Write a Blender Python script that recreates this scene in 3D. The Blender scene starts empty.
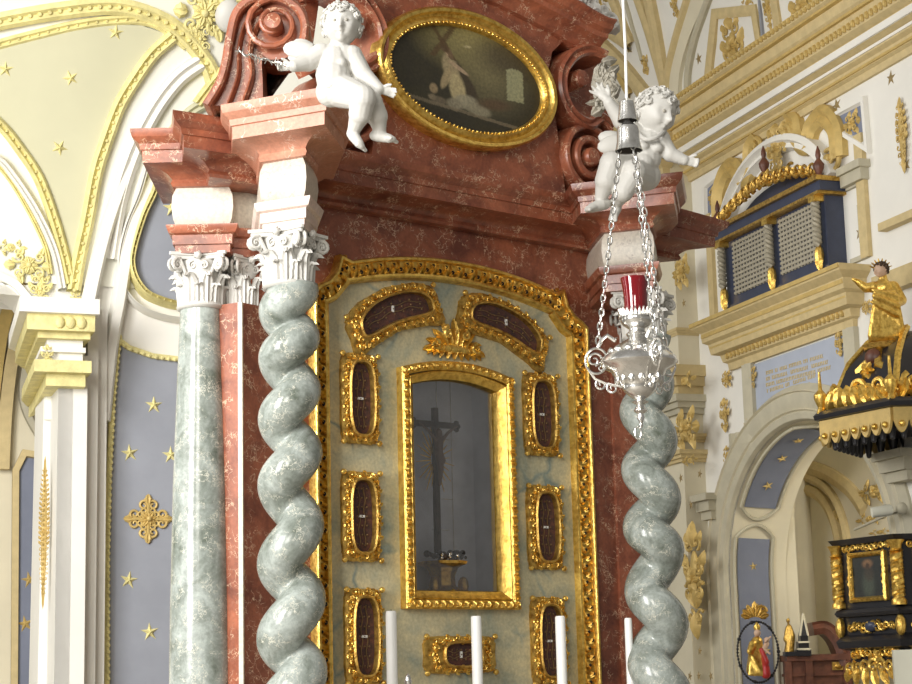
import bpy, bmesh, math, random
from mathutils import Vector, Matrix, noise
PI = math.pi; R = math.radians
sin, cos = math.sin, math.cos
random.seed(7)
sc = bpy.context.scene
col = sc.collection
V = Vector

# ------------------------------------------------------------------ camera
FPX, CX, CY = 1870.0, 456.0, 342.0
yaw, pit, rol = R(39.6), R(10.47), R(-1.42)
EYE = V((0, 0, 1.6))
f0 = V((sin(yaw), cos(yaw), 0)); r0 = V((cos(yaw), -sin(yaw), 0)); Z = V((0, 0, 1))
fw = f0*cos(pit) + Z*sin(pit); u0 = -f0*sin(pit) + Z*cos(pit)
rt = r0*cos(rol) + u0*sin(rol); up = u0*cos(rol) - r0*sin(rol)
def ray(x, y): return fw + rt*((x-CX)/FPX) - up*((y-CY)/FPX)
def pd(x, y, d): return EYE + ray(x, y)*d
def onZ(x, y, z):
    d = ray(x, y); return EYE + d*((z-1.6)/d.z)
cd = bpy.data.cameras.new('camera'); cam = bpy.data.objects.new('camera', cd); col.objects.link(cam)
cd.sensor_width = 36; cd.lens = 36*FPX/912; cd.clip_end = 200
m = Matrix((rt, up, -fw)).transposed().to_4x4(); m.translation = EYE
cam.matrix_world = m; sc.camera = cam

# ------------------------------------------------------------------ frames
class Frame:
    def __init__(s, o, x, n, z=Z): s.o = V(o); s.x = V(x).normalized(); s.n = V(n).normalized(); s.z = V(z).normalized()
    def P(s, u, v, w=0): return s.o + s.x*u + s.z*v + s.n*w
    def px(s, x, y, w=0):
        d = ray(x, y); p = s.o + s.n*w
        q = EYE + d*((p-EYE).dot(s.n)/d.dot(s.n)) - s.o
        return (q.dot(s.x), q.dot(s.z))
    def pxs(s, L, w=0): return [s.px(a, b, w) for a, b in L]
AL = Frame((0, 7.7, 0), (1, 0, 0), (0, -1, 0))                 # altar front plane, u = X, v = Z
TH = R(20); G = V((sin(TH), cos(TH), 0)); N = V((-cos(TH), sin(TH), 0))
o = EYE + ray(800, 690)*20; o.z = 0
RW = Frame(o, -G, N)                                           # right nave wall
o = EYE + ray(100, 500)*13; o.z = 0
LW = Frame(o, (cos(TH), -sin(TH), 0), -G)                      # left cross wall

# ------------------------------------------------------------------ materials
def nm(name):
    m = bpy.data.materials.new(name); m.use_nodes = True
    nt = m.node_tree; b = nt.nodes['Principled BSDF']; return m, nt, b
def mapping(nt, sc_=(1, 1, 1)):
    tc = nt.nodes.new('ShaderNodeTexCoord'); mp = nt.nodes.new('ShaderNodeMapping')
    nt.links.new(tc.outputs['Object'], mp.inputs['Vector']); mp.inputs['Scale'].default_value = sc_
    return mp.outputs['Vector']
def noise_n(nt, vec, scale, detail=4, rough=.6, dist=0):
    n = nt.nodes.new('ShaderNodeTexNoise'); n.inputs['Scale'].default_value = scale
    n.inputs['Detail'].default_value = detail; n.inputs['Roughness'].default_value = rough
    n.inputs['Distortion'].default_value = dist
    nt.links.new(vec, n.inputs['Vector']); return n
def ramp(nt, fac, stops):
    r = nt.nodes.new('ShaderNodeValToRGB'); e = r.color_ramp.elements
    while len(e) < len(stops): e.new(.5)
    for i, (p, c) in enumerate(stops): e[i].position = p; e[i].color = (*c, 1) if len(c) == 3 else c
    nt.links.new(fac, r.inputs['Fac']); return r.outputs['Color']
def mix(nt, fac, a, b, mode='MIX'):
    n = nt.nodes.new('ShaderNodeMix'); n.data_type = 'RGBA'; n.blend_type = mode
    for s, v in ((0, fac), (6, a), (7, b)):
        if isinstance(v, (int, float)): n.inputs[s].default_value = v
        elif isinstance(v, tuple): n.inputs[s].default_value = (*v, 1)
        else: nt.links.new(v, n.inputs[s])
    return n.outputs[2]
def bump(nt, b, h, s, d=.01):
    n = nt.nodes.new('ShaderNodeBump'); n.inputs['Strength'].default_value = s; n.inputs['Distance'].default_value = d
    nt.links.new(h, n.inputs['Height']); nt.links.new(n.outputs['Normal'], b.inputs['Normal'])
def simple(name, c, rough=.6, metal=0, var=.12, vs=6, bmp=0, bs=40, c2=None):
    m, nt, b = nm(name); v = mapping(nt)
    n = noise_n(nt, v, vs)
    c2 = c2 or tuple(x*(1-var*2) for x in c)
    nt.links.new(ramp(nt, n.outputs['Fac'], [(.35, c2), (.65, c)]), b.inputs['Base Color'])
    b.inputs['Roughness'].default_value = rough; b.inputs['Metallic'].default_value = metal
    if bmp: bump(nt, b, noise_n(nt, v, bs, 5).outputs['Fac'], bmp)
    return m
def marble(name, a, b_, vein, scale=9, vw=.035, rough=.3, vmask=(.5, .62), nsc=3, mid=None):
    m, nt, b = nm(name); v = mapping(nt)
    n1 = noise_n(nt, v, nsc, 8, .65, .6)
    base = ramp(nt, n1.outputs['Fac'], [(.32, a), (.5, mid or tuple((x+y)/2 for x, y in zip(a, b_))), (.68, b_)])
    dn = noise_n(nt, v, scale*.9, 3, .6)
    add = nt.nodes.new('ShaderNodeVectorMath'); add.operation = 'MULTIPLY_ADD'
    nt.links.new(dn.outputs['Color'], add.inputs[0]); add.inputs[1].default_value = (.22, .22, .22); nt.links.new(v, add.inputs[2])
    vo = nt.nodes.new('ShaderNodeTexVoronoi'); vo.feature = 'DISTANCE_TO_EDGE'; vo.inputs['Scale'].default_value = scale
    nt.links.new(add.outputs[0], vo.inputs['Vector'])
    vr = ramp(nt, vo.outputs['Distance'], [(0, (1, 1, 1)), (vw, (0, 0, 0))])
    mk = ramp(nt, noise_n(nt, v, scale*.7, 2).outputs['Fac'], [(vmask[0], (0, 0, 0)), (vmask[1], (1, 1, 1))])
    f = mix(nt, 1.0, vr, mk, 'MULTIPLY')
    fine = ramp(nt, noise_n(nt, v, 60, 3).outputs['Fac'], [(.3, (.82, .82, .82)), (.7, (1.1, 1.1, 1.1))])
    c = mix(nt, f, base, vein); c = mix(nt, 1.0, c, fine, 'MULTIPLY')
    nt.links.new(c, b.inputs['Base Color'])
    b.inputs['Roughness'].default_value = rough
    return m
M = {}
M['red'] = marble('red_marble', (.15, .042, .024), (.42, .135, .068), (.72, .50, .34), 15, .05, .3, (.47, .6), 4)
M['pink'] = marble('lit_red_marble', (.44, .18, .11), (.62, .31, .21), (.85, .66, .55), 12, .04, .35)  # red marble with the strong light from the left put into its colour
M['redlit_pale'] = marble('overlit_red_marble', (.66, .50, .43), (.80, .68, .60), (.9, .8, .72), 12, .03, .35)  # same red marble, paler still: overexposure put into the colour
M['cream'] = marble('cream_marble', (.50, .44, .36), (.66, .61, .52), (.36, .30, .26), 9, .02, .4)
M['green'] = marble('grey_green_marble', (.13, .15, .12), (.45, .49, .46), (.66, .64, .54), 18, .055, .2, (.48, .58), 6, (.29, .32, .29))
M['panel'] = marble('olive_grey_marble', (.30, .34, .28), (.74, .64, .38), (.25, .31, .28), 3, .05, .4, (.45, .6), 3.2, (.54, .50, .33))
M['dim'] = simple('dull_brass_wire', (.26, .16, .07), .5, .3, .2, 30)
M['dkflesh'] = simple('dark_carved_flesh', (.20, .12, .08), .5)
def gold(name, c, dark, rough, metal=.9, vs=30, b_=.5):
    m, nt, b = nm(name); v = mapping(nt)
    n = noise_n(nt, v, vs, 5)
    nt.links.new(ramp(nt, n.outputs['Fac'], [(.3, dark), (.6, c)]), b.inputs['Base Color'])
    b.inputs['Metallic'].default_value = metal; b.inputs['Roughness'].default_value = rough
    bump(nt, b, noise_n(nt, v, vs*2.5, 3).outputs['Fac'], b_, .006); return m
M['gold'] = gold('gilding', (.95, .66, .17), (.55, .30, .05), .3)
M['goldd'] = gold('aged_gilding', (.72, .47, .12), (.30, .15, .03), .38)
M['ochre'] = simple('ochre_gilt_stucco', (.64, .46, .16), .5, .2, .1, 8, .25, 50)
M['tan'] = simple('tan_stucco_band', (.62, .49, .25), .7, 0, .07, 10, .15, 50)
M['yellow'] = simple('yellow_stucco', (.84, .75, .34), .6, 0, .12, 12, .5, 60)
M['bronze'] = simple('dull_bronze_stucco', (.34, .25, .11), .6, .1, .1, 10)
M['white'] = simple('white_plaster', (.82, .80, .74), .85, 0, .03, 2)
M['creamw'] = simple('cream_plaster', (.72, .66, .50), .85, 0, .04, 2)
M['greyp'] = simple('grey_plaster_moulding', (.52, .48, .36), .8, 0, .06, 5)
M['vault'] = simple('pale_green_vault_plaster', (.60, .58, .40), .9, 0, .03, 1.5)
M['vaultw'] = simple('white_vault_plaster', (.80, .79, .70), .9, 0, .02, 2)
M['blue'] = simple('blue_grey_paint', (.30, .315, .36), .8, 0, .05, 3)
M['blued'] = simple('slate_blue_paint', (.20, .22, .29), .8, 0, .05, 5)
M['bluel'] = simple('pale_blue_paint', (.42, .46, .55), .8, 0, .04, 3)
M['plaster'] = simple('white_stucco_figure', (.60, .585, .545), .5, 0, .02, 5, .15, 40)
M['stone'] = simple('grey_stucco', (.46, .43, .36), .7, 0, .15, 12)
M['black'] = simple('black_lacquer', (.02, .02, .025), .3, 0, .1, 8)
M['indigo'] = simple('blue_black_lacquer', (.045, .055, .095), .35, 0, .1, 8)
M['lattice'] = simple('beige_lattice', (.42, .38, .29), .6, .2, .1, 20)
M['wood'] = simple('brown_wood', (.16, .055, .03), .45, 0, .25, 10)
M['silver'] = gold('silver', (.88, .87, .84), (.62, .60, .56), .22, .95, 20, .12)
M['wax'] = simple('white_wax', (.92, .92, .90), .4, 0, .01, 5)
M['cord'] = simple('white_cord', (.85, .84, .80), .7, 0, .03, 50)
M['velvet'] = simple('dark_relic_velvet', (.13, .05, .035), .8, 0, .3, 40, .6, 120, (.05, .03, .03))
M['niche'] = simple('grey_blue_niche_cloth', (.80, .83, .92), .85, 0, .1, 6)
M['bark'] = simple('dark_cross_wood', (.06, .035, .02), .6, 0, .3, 40)
M['flesh'] = simple('painted_flesh', (.62, .42, .30), .5, 0, .1, 10)
M['redc'] = simple('red_painted_robe', (.50, .03, .03), .4, 0, .2, 20)
M['blk'] = simple('black_shade_and_wick', (.012, .008, .004), .9)  # black for painted shade in openings, and for candle wicks
M['floor'] = simple('stone_floor', (.42, .38, .32), .5, 0, .15, 3)
M['hair'] = simple('dark_brown_hair', (.08, .045, .025), .6)
M['whitew'] = simple('pale_cream_board', (.80, .79, .66), .6, 0, .03, 3)
m, nt, b = nm('ruby_glass'); b.inputs['Base Color'].default_value = (.24, .002, .008, 1); b.inputs['Roughness'].default_value = .06
b.inputs['Transmission Weight'].default_value = .35; b.inputs['Coat Weight'].default_value = 1; M['ruby'] = m
m, nt, b = nm('cabinet_glass'); nt.nodes.remove(b)
t = nt.nodes.new('ShaderNodeBsdfTransparent'); g = nt.nodes.new('ShaderNodeBsdfGlossy'); g.inputs['Roughness'].default_value = .03
fr = nt.nodes.new('ShaderNodeFresnel'); fr.inputs['IOR'].default_value = 1.5; ms = nt.nodes.new('ShaderNodeMixShader')
nt.links.new(fr.outputs[0], ms.inputs[0]); nt.links.new(t.outputs[0], ms.inputs[1]); nt.links.new(g.outputs[0], ms.inputs[2])
nt.links.new(ms.outputs[0], nt.nodes['Material Output'].inputs['Surface']); M['glass'] = m
def painted(name, rough=.55):
    m, nt, b = nm(name); a = nt.nodes.new('ShaderNodeVertexColor'); a.layer_name = 'paint'
    n = ramp(nt, noise_n(nt, mapping(nt), 60, 4).outputs['Fac'], [(.3, (.7, .7, .7)), (.7, (1.2, 1.2, 1.2))])
    nt.links.new(mix(nt, 1.0, a.outputs['Color'], n, 'MULTIPLY'), b.inputs['Base Color']); b.inputs['Roughness'].default_value = rough
    return m
M['paint'] = painted('oil_paint')

# ------------------------------------------------------------------ objects
ORG = {}
def tag(o, label=None, cat=None, group=None, kind=None):
    if label: o['label'] = label
    if cat: o['category'] = cat
    if group: o['group'] = group
    if kind: o['kind'] = kind
    return o
def thing(name, loc, label, cat, group=None):
    o = bpy.data.objects.new(name, None); o.empty_display_size = .1; col.objects.link(o)
    o.location = loc; ORG[o.name] = V(loc); return tag(o, label, cat, group)
class MB:
    def __init__(s): s.v = []; s.f = []; s.c = None
    def add(s, vs, fs):
        k = len(s.v); s.v += [V(p) for p in vs]; s.f += [tuple(i+k for i in f) for f in fs]; return s
    def build(s, name, mat, parent=None, smooth=True, ang=.7, kind=None, loc=None, paint=None, also=()):
        me = bpy.data.meshes.new(name); cuts = [len(s.f)]; slots = [mat]
        for mb2, m2 in also: s.add(mb2.v, mb2.f); cuts.append(len(s.f)); slots.append(m2)
        org = ORG[parent.name] if parent else (V(loc) if loc else V((0, 0, 0)))
        me.from_pydata([p-org for p in s.v], [], s.f)
        if also:
            ix = []; k_ = 0
            for i in range(len(s.f)):
                if i >= cuts[k_]: k_ += 1
                ix.append(k_)
            me.polygons.foreach_set('material_index', ix)
        me.validate()
        bm = bmesh.new(); bm.from_mesh(me); bmesh.ops.recalc_face_normals(bm, faces=bm.faces); bm.to_mesh(me); bm.free()
        for q_ in slots: me.materials.append(M[q_] if isinstance(q_, str) else q_)
        if smooth:
            me.polygons.foreach_set('use_smooth', [True]*len(me.polygons)); me.set_sharp_from_angle(angle=ang)
        if paint:
            ca = me.color_attributes.new('paint', 'FLOAT_COLOR', 'POINT')
            for i, p in enumerate(s.v): ca.data[i].color = (*paint(p), 1)
        o = bpy.data.objects.new(name, me); col.objects.link(o)
        if parent: o.parent = parent
        else: o.location = org
        ORG[o.name] = org
        if kind: o['kind'] = kind
        return o
    # --- primitives
    def box(s, F, u0, u1, v0, v1, w0, w1):
        c = [F.P(u, v, w) for w in (w0, w1) for v in (v0, v1) for u in (u0, u1)]
        return s.add(c, [(0, 1, 3, 2), (4, 6, 7, 5), (0, 4, 5, 1), (2, 3, 7, 6), (0, 2, 6, 4), (1, 5, 7, 3)])
    def prism(s, F, poly, w0, w1):
        n = len(poly)
        return s.add([F.P(u, v, w0) for u, v in poly]+[F.P(u, v, w1) for u, v in poly],
                     [tuple(range(n))[::-1], tuple(range(n, 2*n))]+[(i, (i+1) % n, n+(i+1) % n, n+i) for i in range(n)])
    def plan(s, poly, z0, z1):
        n = len(poly)
        return s.add([(x, y, z0) for x, y in poly]+[(x, y, z1) for x, y in poly],
                     [tuple(range(n))[::-1], tuple(range(n, 2*n))]+[(i, (i+1) % n, n+(i+1) % n, n+i) for i in range(n)])
    def ringprof(s, poly, prof):          # convex plan polygon (ccw), profile [(out, z)]
        n = len(poly); P = [V(p) for p in poly]; rings = []
        A = sum(P[i].x*P[(i+1) % n].y-P[(i+1) % n].x*P[i].y for i in range(n))
        if A < 0: P = P[::-1]
        for o_, z in prof:
            q = []
            for i in range(n):
                a = (P[i]-P[i-1]).normalized(); b = (P[(i+1) % n]-P[i]).normalized()
                na = V((a.y, -a.x)); nb = V((b.y, -b.x)); mm = na+nb; mm = mm/max(.35, 1+na.dot(nb))
                q.append((P[i].x+mm.x*o_, P[i].y+mm.y*o_, z))
            rings.append(q)
        k = [p for q in rings for p in q]; fs = []
        for j in range(len(rings)-1):
            for i in range(n): fs.append((j*n+i, j*n+(i+1) % n, (j+1)*n+(i+1) % n, (j+1)*n+i))
        fs += [tuple(range(n)), tuple(range((len(rings)-1)*n, len(rings)*n))[::-1]]
        return s.add(k, fs)
    def grid(s, fn, nu, nv, cu=False, cv=False):
        vs = [fn(i/(nu if cu else nu-1), j/(nv if cv else nv-1)) for j in range(nv) for i in range(nu)]
        fs = [(j*nu+i, j*nu+(i+1) % nu, ((j+1) % nv)*nu+(i+1) % nu, ((j+1) % nv)*nu+i)
              for j in range(nv if cv else nv-1) for i in range(nu if cu else nu-1)]
        return s.add(vs, fs)
    def tube(s, pts, r, n=6, closed=False):
        pts = [V(p) for p in pts]; L = len(pts)
        if not hasattr(r, '__len__'): r = [r]*L
        vs = []; prev = None
        for i, p in enumerate(pts):
            t = (pts[(i+1) % L]-pts[i-1]) if closed else (pts[min(i+1, L-1)]-pts[max(i-1, 0)])
            if t.length < 1e-9: t = V((0, 0, 1))
            t.normalize()
            if prev is None: a = t.orthogonal().normalized()
            else:
                a = prev-t*prev.dot(t)
                a = a.normalized() if a.length > 1e-6 else t.orthogonal().normalized()
            prev = a; b = t.cross(a)
            vs += [p+(a*cos(2*PI*k/n)+b*sin(2*PI*k/n))*r[i] for k in range(n)]
        fs = [(j*n+k, j*n+(k+1) % n, ((j+1) % L)*n+(k+1) % n, ((j+1) % L)*n+k) for j in range(L if closed else L-1) for k in range(n)]
        if not closed: fs += [tuple(range(n))[::-1], tuple(range((L-1)*n, L*n))]
        return s.add(vs, fs)
    def lathe(s, o, prof, n=24, ax=Z, a0=None):
        o = V(o); ax = V(ax).normalized(); a = V(a0).normalized() if a0 else (V((1, 0, 0)) if abs(ax.z) > .9 else ax.orthogonal().normalized()); b = ax.cross(a); L = len(prof)
        vs = [o+ax*z+(a*cos(2*PI*k/n)+b*sin(2*PI*k/n))*max(r, 1e-4) for r, z in prof for k in range(n)]
        fs = [(j*n+k, j*n+(k+1) % n, (j+1)*n+(k+1) % n, (j+1)*n+k) for j in range(L-1) for k in range(n)]
        fs += [tuple(range(n))[::-1], tuple(range((L-1)*n, L*n))]
        return s.add(vs, fs)
    def ell(s, c, ax, ay, az, n=8, m_=6):
        c = V(c); ax = V(ax); ay = V(ay); az = V(az); vs = [c+az]; fs = []
        for j in range(1, m_):
            t = PI*j/m_
            vs += [c+az*cos(t)+(ax*cos(2*PI*k/n)+ay*sin(2*PI*k/n))*sin(t) for k in range(n)]
        vs.append(c-az); last = len(vs)-1
        for k in range(n): fs.append((0, 1+k, 1+(k+1) % n)); fs.append((last, last-n+(k+1) % n, last-n+k))
        for j in range(m_-2):
            for k in range(n): a = 1+j*n+k; b = 1+j*n+(k+1) % n; fs.append((a, a+n, b+n, b))
        return s.add(vs, fs)
    def ball(s, c, r, n=10, m_=7): return s.ell(c, V((r, 0, 0)), V((0, r, 0)), V((0, 0, r)), n, m_)
    def cone(s, p0, r0_, p1, r1_, n=12):   # tapered capsule
        p0 = V(p0); p1 = V(p1); s.ball(p0, r0_, 14, 10); s.ball(p1, r1_, 14, 10)
        if (p1-p0).length > 1e-4: s.tube([p0, p1], [r0_*.985, r1_*.985], 14)
        return s
    def sweep(s, F, path, prof, closed=False, w=0):    # prof closed loop [(d, w)]; d = to the left of the path
        P = [V(p) for p in path]; n = len(P); k = len(prof); vs = []
        for i in range(n):
            if closed: a = P[i]-P[i-1]; b = P[(i+1) % n]-P[i]
            else:
                a = P[i]-P[i-1] if i else P[1]-P[0]; b = P[i+1]-P[i] if i < n-1 else P[-1]-P[-2]
            a.normalize(); b.normalize(); na = V((-a.y, a.x)); nb = V((-b.y, b.x))
            mm = (na+nb)/max(.3, 1+na.dot(nb))
            vs += [F.P(P[i].x+mm.x*d, P[i].y+mm.y*d, w+ww) for d, ww in prof]
        fs = [(j*k+i, j*k+(i+1) % k, ((j+1) % n)*k+(i+1) % k, ((j+1) % n)*k+i) for j in range(n if closed else n-1) for i in range(k)]
        if not closed: fs += [tuple(range(k))[::-1], tuple(range((n-1)*k, n*k))]
        return s.add(vs, fs)
    def star(s, F, u, v, r, rot=0, w=0, h=None):
        h = h or r*.3; vs = [F.P(u, v, w+h)]
        for k in range(10):
            a = rot+PI/2+k*PI/5; q = r if k % 2 == 0 else r*.36
            vs.append(F.P(u+q*cos(a), v+q*sin(a), w))
        return s.add(vs, [(0, 1+k, 1+(k+1) % 10) for k in range(10)]+[tuple(range(10, 0, -1))])
    def spiral(s, F, u, v, w, r, turns=1.6, a0=0, d=1, th=None, n=6, grow=0):
        th = th or r*.16; K = int(14*turns)+2; pts = []; rr = []
        for i in range(K):
            t = i/(K-1); q = r*(1-t*.82); a = a0+d*2*PI*turns*t
            pts.append(F.P(u+q*cos(a), v+q*sin(a), w+grow*t)); rr.append(th*(1-.45*t))
        return s.tube(pts, rr, n)
    def leaf(s, F, u, v, w, L, W, ang, h=None, bend=0):
        h = h or W*.5; n = 6; vs = []
        for i in range(n+1):
            t = i/n; a = ang+bend*t; c = V((u+L*t*cos(ang+bend*t*.5), v+L*t*sin(ang+bend*t*.5)))
            q = W*.5*math.sin(PI*min(1, t*.92+.08))**.7*(1+.25*(i % 2)); nx, ny = -sin(a), cos(a); hh = h*math.sin(PI*(t*.85+.12))
            vs += [F.P(c.x+nx*q, c.y+ny*q, w), F.P(c.x+nx*q*.45, c.y+ny*q*.45, w+hh), F.P(c.x, c.y, w+hh*.55), F.P(c.x-nx*q*.45, c.y-ny*q*.45, w+hh), F.P(c.x-nx*q, c.y-ny*q, w)]
        fs = [(i*5+j, i*5+j+1, i*5+j+6, i*5+j+5) for i in range(n) for j in range(4)]
        return s.add(vs, fs)
def resample(P, step, closed=False):
    P = [V(p) for p in P]
    if closed: P = P+[P[0]]
    L = [0]
    for a, b in zip(P, P[1:]): L.append(L[-1]+(b-a).length)
    n = max(1, round(L[-1]/step)); out = []; j = 0
    for i in range(n+(0 if closed else 1)):
        d = L[-1]*i/n
        while j < len(P)-2 and L[j+1] < d: j += 1
        t = (d-L[j])/max(1e-9, L[j+1]-L[j]); out.append((P[j].lerp(P[j+1], t), (P[j+1]-P[j]).normalized()))
    return out
def smooth_path(P, k=8, closed=False):
    P = [V(p) for p in P]; n = len(P); out = []
    for i in range(n if closed else n-1):
        p0, p1, p2, p3 = (P[(i-1) % n], P[i], P[(i+1) % n], P[(i+2) % n]) if closed else (P[max(i-1, 0)], P[i], P[i+1], P[min(i+2, n-1)])
        for j in range(k):
            t = j/k; out.append(.5*((2*p1)+(p2-p0)*t+(2*p0-5*p1+4*p2-p3)*t*t+(3*p1-p0-3*p2+p3)*t**3))
    if not closed: out.append(P[-1])
    return out
def arc(cx, cy, r, a0, a1, n=24, ry=None): return [(cx+r*cos(a0+(a1-a0)*i/n), cy+(ry or r)*sin(a0+(a1-a0)*i/n)) for i in range(n+1)]
def half_round(wd, h, n=6): return [(wd*cos(PI*i/n), h*sin(PI*i/n)) for i in range(n+1)]
def remesh(mb, name, mat, parent, vox, sm=4, fac=.5):
    ob = mb.build(name, mat, parent, False)
    md = ob.modifiers.new('voxel', 'REMESH'); md.mode = 'VOXEL'; md.voxel_size = vox; md.use_smooth_shade = True
    ms = ob.modifiers.new('soften', 'SMOOTH'); ms.factor = fac; ms.iterations = sm
    dg = bpy.context.evaluated_depsgraph_get(); me = bpy.data.meshes.new_from_object(ob.evaluated_get(dg))
    ob.modifiers.clear(); ob.data = me
    me.polygons.foreach_set('use_smooth', [True]*len(me.polygons))
    if not me.materials: me.materials.append(M[mat])
    return ob
def fill_holes(F, outer, holes, w):       # planar face with holes -> (verts, tri faces)
    bm = bmesh.new()
    for L in [outer]+holes:
        vs = [bm.verts.new((a, b_, 0)) for a, b_ in L]
        for i in range(len(vs)): bm.edges.new((vs[i], vs[(i+1) % len(vs)]))
    bmesh.ops.triangle_fill(bm, use_beauty=True, use_dissolve=False, edges=bm.edges[:])
    bm.verts.index_update()
    r_ = ([F.P(v.co.x, v.co.y, w) for v in bm.verts], [tuple(v.index for v in f.verts) for f in bm.faces]); bm.free(); return r_
def slab(mb, F, outer, holes, w0, w1):
    for w in (w0, w1): mb.add(*fill_holes(F, outer, holes, w))
    for L in [outer]+holes:
        n = len(L); mb.add([F.P(a, b_, w0) for a, b_ in L]+[F.P(a, b_, w1) for a, b_ in L], [(i, (i+1) % n, n+(i+1) % n, n+i) for i in range(n)])
    return mb
# ================================================================== THE ALTAR
XC = 6.37
altar = thing('altar_retable', (XC, 7.7, 0), 'tall red marble altar wall with gilded relic panel, heavy cornice and scrolled gable', 'altar')
def mir(P): return [(2*XC-a, b) for a, b in P][::-1]
ZC = 4.339
ZF = 4.135
CORN = [(0, 4.085), (.022, 4.09), (.03, 4.105), (.022, 4.125), (.03, 4.135), (.045, 4.150), (.08, 4.168), (.12, 4.177), (.135, 4.179),
        (.152, 4.179), (.154, 4.24), (.164, 4.243), (.168, 4.272), (.174, 4.276), (.182, 4.283), (.2, 4.30), (.208, 4.325), (.208, 4.339), (.10, 4.341), (0, 4.341)]
FRZ = [(.0, 3.88), (.004, 3.885), (.018, 3.92), (.026, 3.98), (.022, 4.04), (.004, 4.085), (0, 4.09)]
ARC = [(0, 3.75), (.008, 3.752), (.010, 3.79), (.02, 3.793), (.022, 3.84), (.038, 3.848), (.05, 3.88), (.05, 3.888), (0, 3.89)]
BL = [(4.815, 7.225), (4.906, 7.038), (5.07, 7.187), (5.45, 7.85), (5.2, 7.85)]
BR = [(7.17, 7.333), (7.304, 7.117), (7.50, 7.29), (7.86, 7.85), (7.50, 7.85)]
ML = [(4.956, 7.74), (5.04, 7.71), (5.2, 7.74), (5.2, 8.0), (4.956, 8.0)]
MLC = [(4.76, 7.59), (4.90, 7.572), (5.1, 7.61), (5.4, 8.0), (4.99, 8.0)]
SL = [(4.70, 7.833), (4.897, 7.672), (5.20, 8.06), (5.0, 8.22)]
MR = mir(ML); SR = mir(SL); MRC = mir(MLC)
REC = [(5.2, 7.69), (7.6, 7.69), (7.6, 8.0), (5.2, 8.0)]
def shift(P, dz): return [(a, z+dz) for a, z in P]
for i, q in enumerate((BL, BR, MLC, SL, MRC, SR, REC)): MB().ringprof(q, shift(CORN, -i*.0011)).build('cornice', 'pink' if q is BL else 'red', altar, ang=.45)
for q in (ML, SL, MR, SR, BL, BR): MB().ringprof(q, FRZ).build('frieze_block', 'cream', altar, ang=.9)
for i, q in enumerate((BR, ML, SL, MR, SR, BL)): MB().ringprof(q, shift(ARC, -i*.001)).build('architrave', 'redlit_pale' if q is BL else 'red', altar, ang=.45)
# wall behind
mb = MB()
OUT = [(5.06, 1.1), (7.68, 1.1), (7.68, 4.14), (5.06, 4.14)]
mb = MB()
pnl = [(5.40, 1.25), (7.37, 1.25), (7.37, 3.70)]
# gilded frame outline in the altar plane (from its right half, mirrored)
rh = [(7.335, 1.2), (7.335, 3.62), (7.295, 3.655), (7.235, 3.685), (7.19, 3.735), (7.165, 3.80)]
arch_pts = arc(XC, 2.70, 1.345-.25+.0, R(43), R(137), 22)
ac = []; w2 = 7.165-XC; ztip = 3.785; rise = .11
Rr = (w2*w2+rise*rise)/(2*rise); a_ = math.asin(w2/Rr)
ac = [(XC+Rr*sin(a_*(1-2*i/20)), ztip+rise-Rr+Rr*cos(a_*(1-2*i/20))) for i in range(21)]
outline = rh[:-1]+[(7.16, 3.83)]+ac[1:-1]+[(2*XC-7.16, 3.83)]+[(2*XC-a, b) for a, b in rh[:-1][::-1]]
outline = [(a, b) for a, b in outline]
slab(mb, AL, OUT, [outline], -.35, -.02)
mb.build('red_marble_wall', 'red', altar, False)
# green panel with niche opening
fo_l, fo_r, fo_b, fo_t = 5.98, 6.76, 2.007, 3.28
NI = [(6.07, 2.10), (6.67, 2.10), (6.67, 3.20)]+[(6.37+.3*sin(R(90)*(1-2*i/10)), 3.20+.055*(1-(1-2*i/10)**2)) for i in range(1, 10)]+[(6.07, 3.20)]
mb = MB(); slab(mb, AL, [(a+(0 if 1 else 0), b) for a, b in outline], [NI], -.06, -.03)
mb.build('relic_panel', 'panel', altar, False)
# border: moulding + band with black beads for shade in piercings + outer bead
prof_out = [(-.0, -.03), (-.0, .05), (.008, .062), (.02, .062), (.026, .05), (.026, .03), (.085, .012), (.09, .03), (.102, .034), (.112, .03), (.12, .0), (.12, -.03)]
mbo = MB().sweep(AL, outline, [(d, w-.02) for d, w in prof_out])
mb = MB(); mg = MB()
for i, (p, t) in enumerate(resample(outline, .046)):
    n_ = V((-t.y, t.x)); c = p+n_*.056; a = math.atan2(t.y, t.x); sg = 1 if i % 2 else -1
    mb.leaf(AL, c.x-t.x*.02, c.y-t.y*.02, .002, .05, .03, a+sg*.7, .022)
    mb.leaf(AL, c.x, c.y, .002, .042, .018, a-sg*1.2, .018)
    if i % 2: mg.ell(AL.P(c.x+n_.x*.012, c.y+n_.y*.012, .012), AL.x*.0095, AL.z*.012, AL.n*.014, 8, 5)
    else: mg.ell(AL.P(c.x-n_.x*.014, c.y-n_.y*.014, .012), AL.x*.0085, AL.z*.011, AL.n*.014, 8, 5)
mbo.build('gilded_border', 'gold', altar, ang=.6, also=[(mb, 'gold'), (mg, 'blk')])
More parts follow.
